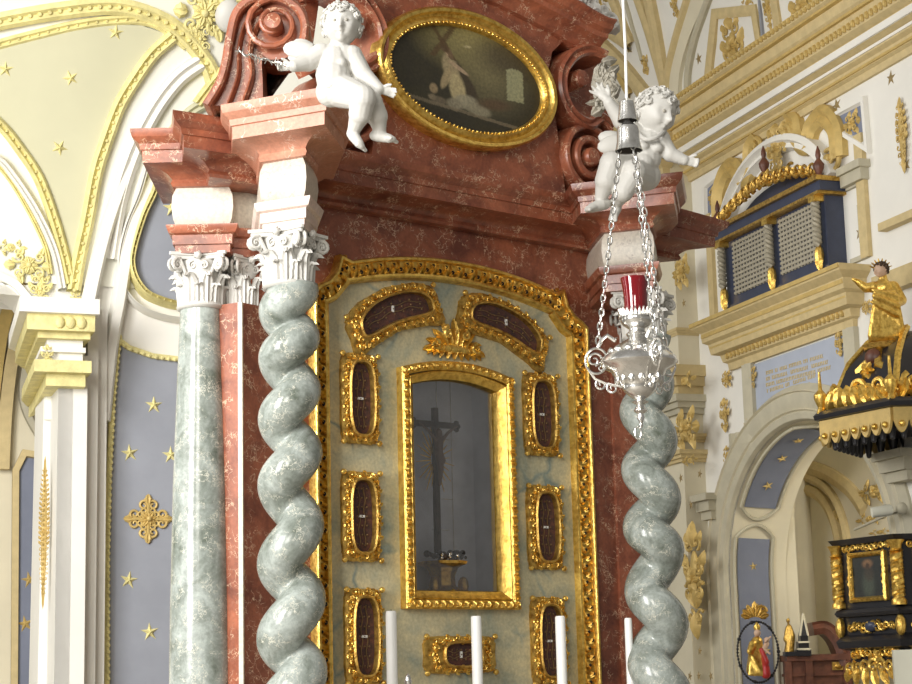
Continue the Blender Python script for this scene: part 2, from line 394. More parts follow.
# side returns, pilasters
mb = MB(); mb.plan([(4.895, 7.78), (4.95, 7.65), (5.2, 7.70), (5.2, 8.0), (4.895, 8.0)], .9, 3.50); pL = mb.build('pilaster', 'red', altar, False)
mb = MB(); mb.plan([(4.943, 7.661), (4.955, 7.640), (4.97, 7.653), (4.965, 7.675)], .9, 3.50); mb.build('corner_strip', 'cream', pL, False)
mb = MB(); mb.plan(mir([(4.895, 7.78), (4.95, 7.65), (5.2, 7.70), (5.2, 8.0), (4.895, 8.0)]), .9, 3.50); pR = mb.build('pilaster', 'red', altar, False)
mb = MB(); mb.plan([(5.0, 7.62), (7.74, 7.62), (7.74, 8.0), (5.0, 8.0)], 0, 1.15); mb.build('base_wall', 'red', altar, False)

# gable ------------------------------------------------------------
GF = Frame((0, 7.52, 0), (1, 0, 0), (0, -1, 0))
def gp(x, y, w=0): return GF.px(x, y, w)
gR = [gp(*q) for q in ((566, 196), (560, 150), (556, 122), (546, 82), (552, 52), (568, 36), (600, 40), (575, 26), (548, 10), (520, -6), (490, -20), (462, -28))]
gpoly = gR+[(2*XC-a, b) for a, b in gR[::-1]]
mb = MB().prism(GF, gpoly, -.35, 0); mb.build('gable_wall', 'red', altar, False)
# arched gable cornice
cR = smooth_path([gp(*q, .12) for q in ((608, 40), (597, 37), (580, 28), (560, 16), (535, 3), (505, -12), (462, -26))], 4)
pth = [tuple(p) for p in cR]+[(2*XC-p.x, p.y) for p in cR[::-1][1:]]
cp = [(.06, -.3), (.06, .0), (.055, .03), (.035, .05), (.02, .06), (.0, .09), (-.01, .12), (-.035, .13), (-.05, .165), (-.075, .18), (-.09, .205), (-.10, .205), (-.10, -.3)]
mb = MB().sweep(GF, pth, cp); mb.build('gable_cornice', 'red', altar, ang=.4)
lv = gp(589, 158, .03); cs_ = [gp(*q, .05) for q in ((606, 56), (590, 50), (574, 55), (563, 72), (563, 94), (573, 114), (589, 124), (601, 118), (612, 128))]; ey = gp(582, 78, .05)
for sg in (1, -1):
    X_ = (lambda p: p) if sg > 0 else (lambda p: (2*XC-p[0], p[1]))
    mb = MB(); cx, cz = X_(lv)
    mb.lathe(GF.P(cx, cz, 0), [(.205, -.25), (.205, .04), (.195, .055), (.175, .058), (.165, .05), (.16, -.02), (.135, -.02), (.13, .05), (.12, .06), (.095, .06), (.085, .05), (.08, .0), (.06, .0), (.055, .06), (.045, .075), (0, .08)], 36, GF.n)
    pts = smooth_path([X_(q) for q in cs_], 6)
    mb.sweep(GF, [tuple(p) for p in pts], [(-.035, -.2), (-.035, .06), (-.02, .075), (.0, .06), (.02, .075), (.035, .06), (.035, -.2)])
    ex, ez = X_(ey); mb.lathe(GF.P(ex, ez, -.1), [(.055, 0), (.055, .14), (.045, .16), (0, .165)], 20, GF.n)
    mb.build('volute', 'red', altar, ang=.6)
    q_ = [X_(gp(*p, -.2)) for p in ((560, 60), (606, 50), (612, 128), (570, 122))]; MB().prism(GF, q_, -.28, -.2).build('gable_recess', 'blk' if 0 else 'red', altar, False)
# big S-shaped volute standing on the left entablature
bz = onZ(232, 104, ZC+.01); VF = Frame((bz.x, bz.y, 0), r0, -f0)
def vp(L): return VF.pxs(L)
c0 = VF.px(274, 26); k = (VF.px(309, 26)[0]-c0[0])
S = smooth_path(vp([(306, 50), (309, 25), (299, 5), (276, -6), (250, -3), (233, 12), (226, 38), (222, 62), (216, 82), (203, 104)]), 8)
S2 = smooth_path(vp([(262, 103), (262, 80), (261, 62), (262, 45)]), 4)
body = [tuple(p) for p in S]+[tuple(p) for p in S2]+[(c0[0]+k*.95*cos(R(a)), c0[1]+k*.95*sin(R(a))) for a in range(200, 325, 15)]
mb = MB().prism(VF, body, -.26, -.03)
mb.sweep(VF, [tuple(p) for p in S], [(-.0, -.3), (-.0, .02), (.01, .03), (.03, .03), (.04, .02), (.04, -.3)])
S3 = smooth_path(vp([(243, 103), (252, 75), (250, 50), (256, 28), (268, 14)]), 6)
mb.sweep(VF, [tuple(p) for p in S3], [(-.012, -.1), (-.012, -.005), (0, .012), (.012, -.005), (.012, -.1)])
S4 = smooth_path(vp([(228, 104), (238, 75), (239, 45), (247, 20), (262, 8)]), 6)
mb.sweep(VF, [tuple(p) for p in S4], [(-.01, -.1), (-.01, -.01), (0, .006), (.01, -.01), (.01, -.1)])
mb.spiral(VF, c0[0], c0[1], -.0, k*.98, 2.1, R(-55), 1, .019, 8, .04)
mb.lathe(VF.P(c0[0], c0[1], -.03), [(k*.27, 0), (k*.27, .09), (k*.23, .11), (0, .115)], 22, VF.n)
mb.build('scroll_buttress', 'red', altar, ang=.6)

FF = Frame(pd(605, 85, 10.45), r0, -f0); FF.o = FF.o-Z*FF.o.z; rnd = random.Random(8); mb = MB()
for i in range(22):
    x = 596+rnd.uniform(0, 24); y = 62+rnd.uniform(0, 46)
    if x > 602+ (y-55)*.45+8: continue
    cu, cv = FF.px(x, y); mb.leaf(FF, cu, cv, .0, rnd.uniform(.07, .14), rnd.uniform(.04, .07), rnd.uniform(-2.4, .6), .05, rnd.uniform(-1.2, 1.2))
    if i % 4 == 0: mb.spiral(FF, cu, cv, .03, .045, 1.4, rnd.uniform(0, 6), 1, .013)
cu, cv = FF.px(604, 82); mb.ell(FF.P(cu, cv, -.05), FF.x*.07, FF.z*.13, FF.n*.05)
tag(mb.build('stucco_foliage', 'stone'), 'grey stucco leaf cluster behind the raised hand of the right cherub', 'stucco ornament')
mb = MB()
for i, (x, y) in enumerate([(552, -2), (564, 6), (577, 13), (589, 23), (598, 32)]):
    cu, cv = GF.px(x, y, -.05)
    mb.spiral(GF, cu, cv+.03, .06, .06, 1.4, i, 1 if i % 2 else -1, .018, 6, .03)
    mb.leaf(GF, cu-.05, cv+.05, .04, .15, .09, -.7, .06, .6); mb.leaf(GF, cu-.04, cv, .05, .11, .07, .9+i*.4, .06, .7); mb.ell(GF.P(cu, cv+.02, -.02), GF.x*.08, GF.z*.05, GF.n*.06)
tag(mb.build('stucco_garland', 'plaster', loc=mb.v[0]), 'white stucco leaf garland lying on the right slope of the gable', 'stucco ornament')

# oval painting ----------------------------------------------------
OF = Frame((0, 7.50, 0), (1, 0, 0), (0, -1, 0))
e = [OF.px(*q, .03) for q in ((377, 62), (556, 88), (440, 10), (492, 149))]
ocx = (e[0][0]+e[1][0])/2; ocz = (e[2][1]+e[3][1])/2; ocx -= .012; ocz += .008; oa = (e[1][0]-e[0][0])/2+.0; ob = (e[2][1]-e[3][1])/2+.025
pic = thing('oval_painting', (ocx, 7.5, ocz), 'oval dark oil painting of a kneeling figure in a thick gilded frame on the gable', 'painting')
mb = MB()
op = [(ocx+oa*cos(2*PI*i/64), ocz+ob*sin(2*PI*i/64)) for i in range(64)]
mb.sweep(OF, op, [(0, -.02), (0, .05), (.012, .065), (.03, .06), (.038, .04), (.05, .035), (.065, .05), (.08, .055), (.092, .045), (.098, .02), (.105, -.02)], True)
fo = mb
mb = MB()
for i, (p, t) in enumerate(resample(op, .03, True)):
    n_ = V((-t.y, t.x)); c = p+n_*.088
    mb.ell(OF.P(c.x, c.y, .05), OF.x*.008, OF.z*.008, OF.n*.01, 6, 4)
fo.build('frame', 'gold', pic, ang=.8, also=[(mb, 'gold')])
def ell_m(u, v, cx, cy, rx, ry, rot=0, soft=.35):
    x, y = u-cx, v-cy; c, s = cos(rot), sin(rot); x, y = (x*c+y*s)/rx, (-x*s+y*c)/ry
    d = math.sqrt(x*x+y*y); return max(0, min(1, (1+soft-d)/(2*soft)))
def lerp(a, b, t): return tuple(x*(1-t)+y*t for x, y in zip(a, b))
def paint_oval(p):
    u, v = p.x/(oa-.08), p.z/(ob-.08)
    n_ = noise.noise(V((u*3, v*3, 2)))*.5+noise.noise(V((u*9, v*9, 5)))*.3
    c = (.035+.012*n_, .03+.01*n_, .016)
    c = lerp(c, (.36, .30, .11), ell_m(u, v, .06, .85, .5, .5, 0, .8)*.8)
    c = lerp(c, (.20, .17, .08), ell_m(u, v, .3, .2, .35, .5, 0, .8)*.8)
    c = lerp(c, (.05, .035, .02), ell_m(u, v, .55, .6, .35, .35, 0, .5)*.7)
    if .52 < u < .74 and -.2 < v < .42-.5*(u-.63)**2*8: c = (.30, .29, .16)
    for a, b, rx, ry, ro, cc, sf in ((-.05, -.02, .10, .42, .42, (.05, .035, .02), .15), (-.20, .14, .10, .26, .15, (.34, .27, .15), .15), (-.12, -.22, .10, .30, .1, (.44, .36, .19), .18), (-.26, -.05, .05, .22, -.25, (.36, .28, .15), .15),
                              (-.22, .42, .045, .10, .3, (.48, .33, .20), .15), (-.27, .48, .05, .07, .2, (.10, .06, .03), .2), (-.10, .18, .035, .16, .9, (.40, .29, .18), .15), (-.02, -.42, .16, .13, .2, (.30, .27, .18), .2), (.14, -.52, .16, .11, -.2, (.26, .23, .15), .2), (-.16, -.5, .10, .10, 0, (.24, .21, .14), .2),
                              (-.42, -.30, .05, .09, 0, (.30, .22, .12), .2), (-.36, -.50, .10, .07, 0, (.14, .11, .07), .2), (-.44, -.46, .05, .05, 0, (.2, .16, .1), .2), (.35, -.35, .2, .1, .2, (.10, .06, .03), .4), (.02, .62, .05, .02, .3, (.45, .38, .2), .3)):
        c = lerp(c, cc, ell_m(u, v, a, b, rx, ry, ro, sf)*.9)
    for k_ in (0, 1):
        d = abs((u+.32)*.8+(v-.6)*.35*(1 if k_ else -1)-.02)
        if d < .03 and .3 < v < 1: c = lerp(c, (.09, .05, .02), .8)
    if abs(v+.62+.12*u) < .03: c = lerp(c, (.2, .16, .1), .7)
    return c
mb = MB(); mb.grid(lambda a, b: OF.P(ocx+(oa-.075)*max(a, .001)*cos(2*PI*b), ocz+(ob-.075)*max(a, .001)*sin(2*PI*b), .015), 70, 200, False, True)
org = ORG[pic.name]
mb.build('canvas', 'paint', pic, paint=lambda p: paint_oval(p-org))

# central shrine ---------------------------------------------------
sh = thing('reliquary_shrine', (XC, 7.7, 2.0), 'tall glazed shrine with arched gilded frame in the middle of the relic panel', 'shrine')
def frame_path(l, r_, b, t, rs, k=12):
    c = (l+r_)/2; hw = (r_-l)/2
    return [(l, b), (r_, b), (r_, t)]+[(c+hw*cos(PI*i/k), t+rs*(1-cos(PI*i/k)**2)) for i in range(1, k)]+[(l, t)]
fp = frame_path(fo_l, fo_r, fo_b, fo_t-.005, .06)
mb = MB().sweep(AL, fp, [(0, -.03), (0, .045), (.01, .055), (.038, .055), (.048, .045), (.048, -.03)], True, -.028); f1 = mb
mb = MB()
for i, (p, t) in enumerate(resample(fp, .026, True)):
    n_ = V((-t.y, t.x)); c = p+n_*.024; a = math.atan2(t.y, t.x)
    mb.leaf(AL, c.x-n_.x*.014, c.y-n_.y*.014, .024, .034, .026, a+(1.1 if i % 2 else .5), .02, 1.2)
f1.build('outer_moulding', 'gold', sh, ang=.5, also=[(mb, 'gold')])
fi = frame_path(fo_l+.05, fo_r-.05, fo_b+.05, fo_t-.05, .055)
mb = MB().sweep(AL, fi, [(0, -.03), (0, .04), (.006, .045), (.02, .03), (.045, .012), (.05, -.01), (.05, -.03)], True, -.026); mb.build('inner_moulding', 'gold', sh, ang=.5)
gi = frame_path(fo_l+.09, fo_r-.09, fo_b+.09, fo_t-.09, .05)
mb = MB().prism(AL, gi, -.052, -.048); mb.build('glass_pane', 'glass', sh, False)
mb = MB(); l, r_, b, t = 6.05, 6.69, 2.085, 3.33; d = -.26
mb.box(AL, l, l-.02, b, t, d, -.06); mb.box(AL, r_, r_+.02, b, t, d, -.06); mb.box(AL, l, r_, b-.02, b, d, -.06); mb.box(AL, l, r_, t, t+.02, d, -.06); mb.box(AL, l, r_, b, t, d-.02, d)
mb.build('niche_lining', 'niche', sh, False)
mb = MB()
for u in (6.43, 6.53): mb.tube([AL.P(u, b, d+.004), AL.P(u, t, d+.004)], .0025, 4)
for v_, u1, u2 in ((2.45, 6.38, 6.50), (2.62, 6.39, 6.53), (2.95, 6.4, 6.55)): mb.tube([AL.P(u1, v_, d+.004), AL.P(u2, v_, d+.004)], .002, 4)
mb.build('seam', 'silver', sh)
# crucifix in the niche
KF = Frame((0, 7.84, 0), (1, 0, 0), (0, -1, 0))
kx, kz = KF.px(438, 560); ku = kx
cr = thing('crucifix', KF.P(ku, 2.09, 0), 'dark crucifix with golden rays on a gilt pedestal behind the shrine glass', 'crucifix')
zt = KF.px(440, 412)[1]; zb = KF.px(440, 590)[1]
zb = 2.087; zp = KF.px(440, 553)[1]; zc = KF.px(440, 425)[1]
mb = MB().box(KF, ku-.016, ku+.016, zp, zt+.02, -.012, .012); mb.build('upright_beam', 'bark', cr, False)
mb = MB().box(KF, ku-.15, ku+.15, zc-.016, zc+.016, -.012, .012)
for s_ in (-1, 1):
    for k_ in (-1, 0, 1): mb.ball(KF.P(ku+s_*(.15+.01*(1-abs(k_))), zc+k_*.018, 0), .015)
mb.build('cross_beam', 'bark', cr)
mb = MB(); cz = (zc-.19)
for i in range(26):
    a = 2*PI*i/26+.1; q = .155 if i % 2 else .12
    mb.tube([KF.P(ku+.03*cos(a), cz+.05*sin(a), -.006), KF.P(ku+q*cos(a)*.85, cz+q*sin(a)*1.25, -.006)], [.006, .002], 4)
mb.build('rays', 'gold', cr)
mb = MB()
P_ = lambda a, b, w=.03: KF.P(ku+a, zc+b, w)
mb.cone(P_(0, -.045), .02, P_(.005, -.07), .018); mb.cone(P_(0, -.10), .026, P_(0, -.17), .02); mb.cone(P_(0, -.17), .022, P_(.01, -.25), .017); mb.cone(P_(.01, -.25), .016, P_(0, -.33), .009)
mb.cone(P_(-.02, -.09), .012, P_(-.07, -.04), .009); mb.cone(P_(-.07, -.04), .009, P_(-.13, -.005), .007)
mb.cone(P_(.02, -.09), .012, P_(.07, -.04), .009); mb.cone(P_(.07, -.04), .009, P_(.13, -.005), .007)
mb.cone(P_(-.005, -.16, .035), .024, P_(.02, -.2, .035), .018)
remesh(mb, 'corpus', 'dkflesh', cr, .005)
mb = MB()
mb.lathe(KF.P(ku+.03, 0, .0), [(.0, zb), (.11, zb), (.10, zb+.02), (.07, zb+.05), (.065, zb+.10), (.085, zb+.145), (.13, zb+.165), (.135, zb+.18), (0, zb+.18)], 8)
for s_ in (-1, 1): mb.ell(KF.P(ku+.03+s_*.10, zb+.05, .05), V((.03, 0, 0)), V((0, .03, 0)), V((0, 0, .05)))
mb.build('pedestal', 'goldd', cr, ang=.5)
mb = MB(); rr = random.Random(3)
for i in range(30): mb.ball(KF.P(ku+.03+rr.uniform(-.11, .11), zb+.19+rr.uniform(0, .035), rr.uniform(-.05, .09)), rr.uniform(.012, .02), 6, 5)
wr_ = mb; mb = MB()
for i in range(12): mb.ball(KF.P(ku+.03+rr.uniform(-.08, .1), zb+.19+rr.uniform(0, .035), rr.uniform(.07, .1)), .009, 6, 5)
wr_.build('flower_wreath', 'bark', cr, also=[(mb, 'silver')])

# relic frames -----------------------------------------------------
def relic(cx, cz, hw, hh, ow, oh, label, seed, bend=0, tilt=0, rx=None):
    rnd = random.Random(seed); root = thing('reliquary', AL.P(cx, cz), label, 'reliquary', 'small gilded relic frames on the olive panel')
    def W(u, v):      # bend horizontally and tilt
        v2 = v - bend*u*u*1.0; c, s = cos(tilt), sin(tilt); return (cx+u*c-v2*s, cz+u*s+v2*c)
    n = 40
    def sup(a, A, B, p): return (A*abs(cos(a))**(2/p)*(1 if cos(a) >= 0 else -1), B*abs(sin(a))**(2/p)*(1 if sin(a) >= 0 else -1))
    outer = [W(*sup(2*PI*i/n, ow*(1+.03*(i % 2)), oh*(1+.02*(i % 2)), 7)) for i in range(n)]
    inner = [W(*sup(2*PI*i/n, hw, hh, 3.2)) for i in range(n)]
    mb = MB(); vs = []
    for L, w in ((outer, -.035), (outer, -.012), (inner, .012), (inner, -.035)): vs += [AL.P(a, b, w) for a, b in L]
    mb.add(vs, [(j*n+i, j*n+(i+1) % n, (j+1)*n+(i+1) % n, (j+1)*n+i) for j in range(3) for i in range(n)])
    mb.sweep(AL, inner, [(-.012, .0), (-.012, .038), (-.004, .046), (.004, .04), (.008, .0)], True, -.02)
    mbf = mb
    mb = MB(); mid = [((a[0]+b[0])/2, (a[1]+b[1])/2) for a, b in zip(outer, inner)]
    for i, (p, t) in enumerate(resample(mid, .034, True)):
        a = math.atan2(t.y, t.x); sg = 1 if i % 2 else -1; n_ = V((-t.y, t.x))
        mb.spiral(AL, p.x+n_.x*.006*sg, p.y+n_.y*.006*sg, .008, .017, 1.2, a+sg*1.2, sg, .006, 5)
        mb.leaf(AL, p.x-n_.x*.01*sg, p.y-n_.y*.01*sg, .0, .034, .02, a+sg*.8+rnd.uniform(-.3, .3), .02, .8)
    for q in ((-1, -1), (-1, 1), (1, -1), (1, 1)):
        a, b = W(q[0]*ow*.98, q[1]*oh*.98); mb.ball(AL.P(a, b, -.002), .016, 8, 6)
    mbf.build('frame', 'goldd', root, ang=.6, also=[(mb, 'gold')])
    mb = MB().prism(AL, inner, -.035, -.012); mbk = mb
    mb = MB(); long_v = hh >= hw; Lh = max(hh, hw)
    for k_ in range(7):
        s_ = -Lh*.75+k_*Lh*.25
        for j in (-1, 0, 1):
            u, v = (j*min(hw, hh)*.4, s_) if long_v else (s_, j*min(hw, hh)*.4)
            a, b = W(u, v); mb.ball(AL.P(a, b, -.006), .005, 6, 4)
    for j in (-1, 1):
        L_ = [((j*min(hw, hh)*.22+.006*sin(t*1.3)), -Lh*.8+1.6*Lh*t/14) for t in range(15)]
        mb.tube([AL.P(*W(*(q if long_v else q[::-1])), -.008) for q in L_], .0028, 4)
    bk = mbk.build('relic_backing', 'velvet', root, True, .5, also=[(mb, 'dim')])
    a, b = W(0, 0); mb = MB()
    if long_v: mb.box(Frame(AL.P(a, b), AL.x, AL.n), -.017, .017, -.006, .006, -.012, -.004)
    else: mb.box(Frame(AL.P(a, b), AL.x, AL.n), -.006, .006, -.017, .017, -.012, -.004)
    mb.build('relic_label', 'cord', bk, False)
    return root
def rel_px(x0, y0, x1, y1, *a, **k_):
    (ax, az), (bx, bz_) = AL.px(x0, (y0+y1)/2, .02), AL.px(x1, (y0+y1)/2, .02); c = AL.px((x0+x1)/2, y0, .02), AL.px((x0+x1)/2, y1, .02)
    cx = (ax+bx)/2; cz = (c[0][1]+c[1][1])/2; ow = (bx-ax)/2; oh = (c[0][1]-c[1][1])/2
    return cx, cz, ow, oh
for x0, y0, x1, y1, lb in ((344, 352, 383, 444, 'tall gilded relic frame at the upper left of the shrine, below the curved one'),
                           (345, 470, 385, 562, 'tall gilded relic frame left of the middle of the shrine'),
                           (348, 587, 387, 686, 'tall gilded relic frame at lower left, partly behind the leftmost candle'),
                           (527, 372, 563, 456, 'tall gilded relic frame at the upper right of the shrine, below the curved one'),
                           (531, 484, 567, 570, 'tall gilded relic frame right of the middle of the shrine'),
                           (535, 596, 571, 686, 'tall gilded relic frame at lower right, behind the third candle')):
    cx, cz, ow, oh = rel_px(x0, y0, x1, y1); relic(cx, cz, ow*.60, oh*.80, ow*.93, oh*.97, lb, x0+y0)
cx, cz, ow, oh = rel_px(428, 635, 500, 674); relic(cx, cz, ow*.50, oh*.62, ow*.97, oh*.95, 'small horizontal gilded relic frame under the shrine, behind the second candle', 5)
for (pa, pb, lb, sd) in (((361, 323), (430, 297), 'curved gilded relic frame at the top left of the olive panel', 8), ((475, 305), (543, 341), 'curved gilded relic frame at the top right of the olive panel', 9)):
    A_, B_ = V(AL.px(*pa, .02)), V(AL.px(*pb, .02)); c_ = (A_+B_)/2; L_ = (B_-A_).length/2
    relic(c_.x, c_.y+.01, L_*1.0, .072, L_*1.0+.07, .122, lb, sd, .75, math.atan2(B_.y-A_.y, B_.x-A_.x))
# palmette above the shrine
a = AL.px(456, 340, .0); pm = MB()
for i in range(-4, 5):
    t = i/4; an = PI/2-t*.9; pm.leaf(AL, a[0]+t*.10, a[1]-.075+.03*(1-t*t), -.02, .17-.05*abs(t), .042, an, .035, -1.3*t)
    pm.leaf(AL, a[0]+t*.10, a[1]+.0-.03*t*t, -.02, .11, .03, -PI/2+t*1.2, .03, -.5*t)
for s_ in (-1, 1): pm.spiral(AL, a[0]+s_*.145, a[1]-.04, .0, .032, 1.4, PI/2, s_, .012); pm.spiral(AL, a[0]+s_*.06, a[1]+.03, .01, .028, 1.4, PI/2, -s_, .011)
pm.ell(AL.P(a[0], a[1]-.05, -.01), AL.x*.16, AL.z*.03, AL.n*.02, 12, 6)
tag(pm.build('palmette_carving', 'gold', loc=AL.P(a[0], a[1])), 'gilded palmette carving fixed just above the arched shrine top', 'carving')
# ================================================================== COLUMNS
def capital(mb, cx, cy, z0, z1, rn, ra, rot=0):
    h = z1-z0; C_ = V((cx, cy, 0))
    def F(a): return Frame(C_, (-sin(a), cos(a), 0), (cos(a), sin(a), 0))
    mb.lathe(C_, [(rn*.98, z0-.02), (rn*1.1, z0-.018), (rn*1.17, z0-.006), (rn*1.1, z0+.008), (rn*.98, z0+.01), (rn*.97, z0+h*.5), (rn*1.1, z0+h*.7), (ra*.86, z0+h*.84), (ra*.86, z0+h*.87)], 32)
    for row, (n, hl, ph, wd, out) in enumerate(((8, .46, 0, .62, .45), (8, .70, PI/8, .60, .55))):
        for k in range(n):
            a = rot+ph+2*PI*k/n; F_ = F(a)
            L = []; 
            for t in range(9):
                q = t/8; rr = rn*(1.0+.03*row)+rn*.10*q+(rn*out*max(0, q-.62)**1.3*2.2); zz = z0+h*hl*(q if q < .86 else .86-(q-.86)*.9)
                L.append((rr, zz, rn*wd*.62*(sin(PI*min(1, q*.8+.17))**.6)*(1+.16*(t % 2))))
            vs = []
            for rr, zz, w_ in L:
                for j, (s_, dp) in enumerate(((-1, -.10), (-.6, .05), (-.25, .02), (0, .12), (.25, .02), (.6, .05), (1, -.10))):
                    vs.append(F_.P(s_*w_, zz, rr+dp*rn))
            vs2 = [p-F_.n*.012 for p in vs]; nn = 7; K = len(vs)
            fs = [(i*nn+j, i*nn+j+1, i*nn+j+nn+1, i*nn+j+nn) for i in range(8) for j in range(6)]
            mb.add(vs+vs2, fs+[tuple(K+i for i in f[::-1]) for f in fs])
    for k in range(4):
        a = rot+PI/4+k*PI/2; D = V((cos(a), sin(a), 0)); T = V((-sin(a), cos(a), 0)); Fv = Frame(C_, D, T)
        for s_ in (-1, 1):
            rv = h*.13; cu = ra*1.18; cv = z1-h*.13-rv*.9; off = s_*rn*.16
            pts = [(rn*1.0, z0+h*.5), (rn*1.2, z0+h*.68), (cu-rv*.4, cv+rv*1.02)]
            for i in range(15):
                t = i/14; q = rv*(1-.75*t); an = PI*.6-2*PI*1.45*t; pts.append((cu+q*cos(an), cv+q*sin(an)))
            mb.tube([Fv.P(u, v, off*(1.5 if i < 2 else 1)) for i, (u, v) in enumerate(pts)], [rn*.08]*3+[rn*.10*(1-.4*i/14) for i in range(15)], 6)
        mb.ell(Fv.P(ra*1.18, z1-h*.13-h*.12), Fv.x*h*.05, Fv.n*rn*.22, Z*h*.05)
        F_ = F(a); 
        for i in (-1, 0, 1): mb.leaf(F_, 0, z0+h*.62, ra*.98, h*.2, h*.09, PI/2+i*.6, .02)
        a2 = rot+k*PI/2; F2 = F(a2)
        for s_ in (-1, 1): mb.spiral(F2, s_*ra*.2, z0+h*.74, ra*.86, h*.085, 1.3, PI/2, -s_, h*.022)
        mb.ball(F2.P(0, z1-h*.07, ra*.92), h*.075, 8, 6)
        for i in range(5): mb.leaf(F2, 0, z1-h*.07, ra*.93, h*.1, h*.05, i*2*PI/5, .012)
    for zz0, zz1, sc_ in ((z1-h*.13, z1-h*.06, .93), (z1-h*.06, z1, 1.0)):
        pl = []
        for k in range(4):
            a = rot+PI/4+k*PI/2; b = a+PI/2; R_ = ra*1.52*sc_
            c0_ = V((cos(a), sin(a)))*R_; c1 = V((cos(b), sin(b)))*R_; mid = (a+b)/2
            for i in range(9):
                t = .04+.92*i/8; p = c0_.lerp(c1, t); dd = sin(PI*t)*ra*.24; p = p-V((cos(mid), sin(mid)))*dd; pl.append((cx+p.x, cy+p.y))
        mb.plan(pl, zz0, zz1)
    return mb
def solomonic(cx, cy, z0, z1, rho, e, turns_z, hand, nz=230, nt=40):
    # turns_z: function z -> angle of the helix
    ths = [(z0-.2)+i*(z1-z0+.4)/400 for i in range(401)]
    sz = lambda z: 1.06-.17*(z-z0)/(z1-z0)
    cs = [(e*sz(z)*cos(turns_z(z)), e*sz(z)*sin(turns_z(z)), z) for z in ths]
    vs = []
    for j in range(nz):
        z = z0+(z1-z0)*j/(nz-1); near = [c for c in cs if abs(c[2]-z) < rho]
        for k in range(nt):
            a = 2*PI*k/nt; dx, dy = cos(a), sin(a); best = rho*.4; rh = rho*sz(z)
            for x, y, zz in near:
                b = x*dx+y*dy; D = b*b-(x*x+y*y+(zz-z)**2-rh*rh)
                if D > 0:
                    r_ = b+math.sqrt(D)
                    if r_ > best: best = r_
            vs.append((cx+best*dx, cy+best*dy, z))
    fs = [(j*nt+k, j*nt+(k+1) % nt, (j+1)*nt+(k+1) % nt, (j+1)*nt+k) for j in range(nz-1) for k in range(nt)]
    fs += [tuple(range(nt))[::-1], tuple(range((nz-1)*nt, nz*nt))]
    return MB().add(vs, fs)
def twisted(cx, cy, bot_a, hand, label, zs, rot, fat=1.0):
    t = thing('twisted_column', (cx, cy, .9), label, 'column', 'twisted columns carrying the altar cornice')
    # zs: list of (z, phase in half turns) interpolation
    def ang(z):
        for (za, pa), (zb, pb) in zip(zs, zs[1:]):
            if z <= zb or (zb, pb) == zs[-1]: q = (z-za)/(zb-za); return hand*PI*(pa+(pb-pa)*q)+bot_a
    k = .118
    sb = solomonic(cx, cy, 1.22, 3.505, .108*fat, .052*fat, ang, hand); sb.build('shaft', 'green', t, ang=3)
    mb = MB().lathe((cx, cy, 0), [(.105, 3.47), (.105, 3.505)], 28); mb.build('neck', 'green', t)
    mb = capital(MB(), cx, cy, 3.50, 3.757, .108, .140, rot); mb.build('capital', 'plaster', t, ang=.9)
    mb = MB().lathe((cx, cy, 0), [(.17, 1.0), (.18, 1.03), (.17, 1.06), (.145, 1.08), (.14, 1.11), (.16, 1.14), (.165, 1.17), (.14, 1.2), (.125, 1.24), (0, 1.24)], 28); mb.build('base', 'cream', t)
    mb = MB().plan([(cx+.27*cos(rot+PI/4+i*PI/2), cy+.27*sin(rot+PI/4+i*PI/2)) for i in range(4)], 0, 1.0); mb.build('pedestal', 'red', t, False)
    return t
cvw = math.atan2(-cos(yaw), -sin(yaw))        # direction from column to camera side
left_dir = math.atan2(-r0.y, -r0.x)*1.0       # image-left direction
# left column: left bulges at px y 359,420,486,565,640 ; right bulges 338,391,453,526,600,672
def zof(cx, cy, y):
    p = EYE; best = None; lo, hi = .5, 5
    for _ in range(40):
        mdl = (lo+hi)/2; q = V((cx, cy, mdl))-EYE; yy = CY-FPX*q.dot(up)/q.dot(fw)
        if yy > y: lo = mdl
        else: hi = mdl
    return lo
LX, LY = 4.938, 7.208
ys = [672, 640, 600, 565, 526, 486, 453, 420, 391, 359, 338, 312]
zsL = [(zof(LX, LY, y), i) for i, y in enumerate(ys)]
zsL = [(zsL[0][0]-.4, -2.2)]+zsL+[(3.63, 13.5)]
# phase even -> right bulge (672), odd -> left bulge ; front must run lower-left to upper-right
ra_ = math.atan2(r0.y, r0.x)
twisted(LX, LY, ra_, 1, 'grey green twisted marble column left of the relic panel', zsL, R(-60))
RX, RY = 7.387, 7.271
ysR = [698, 662, 625, 592, 551, 528, 500, 470, 441, 412, 385, 360]
zsR = [(zof(RX, RY, y), i) for i, y in enumerate(ysR)]; zsR = [(zsR[0][0]-.4, -2.2)]+zsR+[(3.6, 12.5)]
twisted(RX, RY, ra_, -1, 'grey green twisted marble column right of the relic panel behind the silver lamp', zsR, R(-60), 1.07)
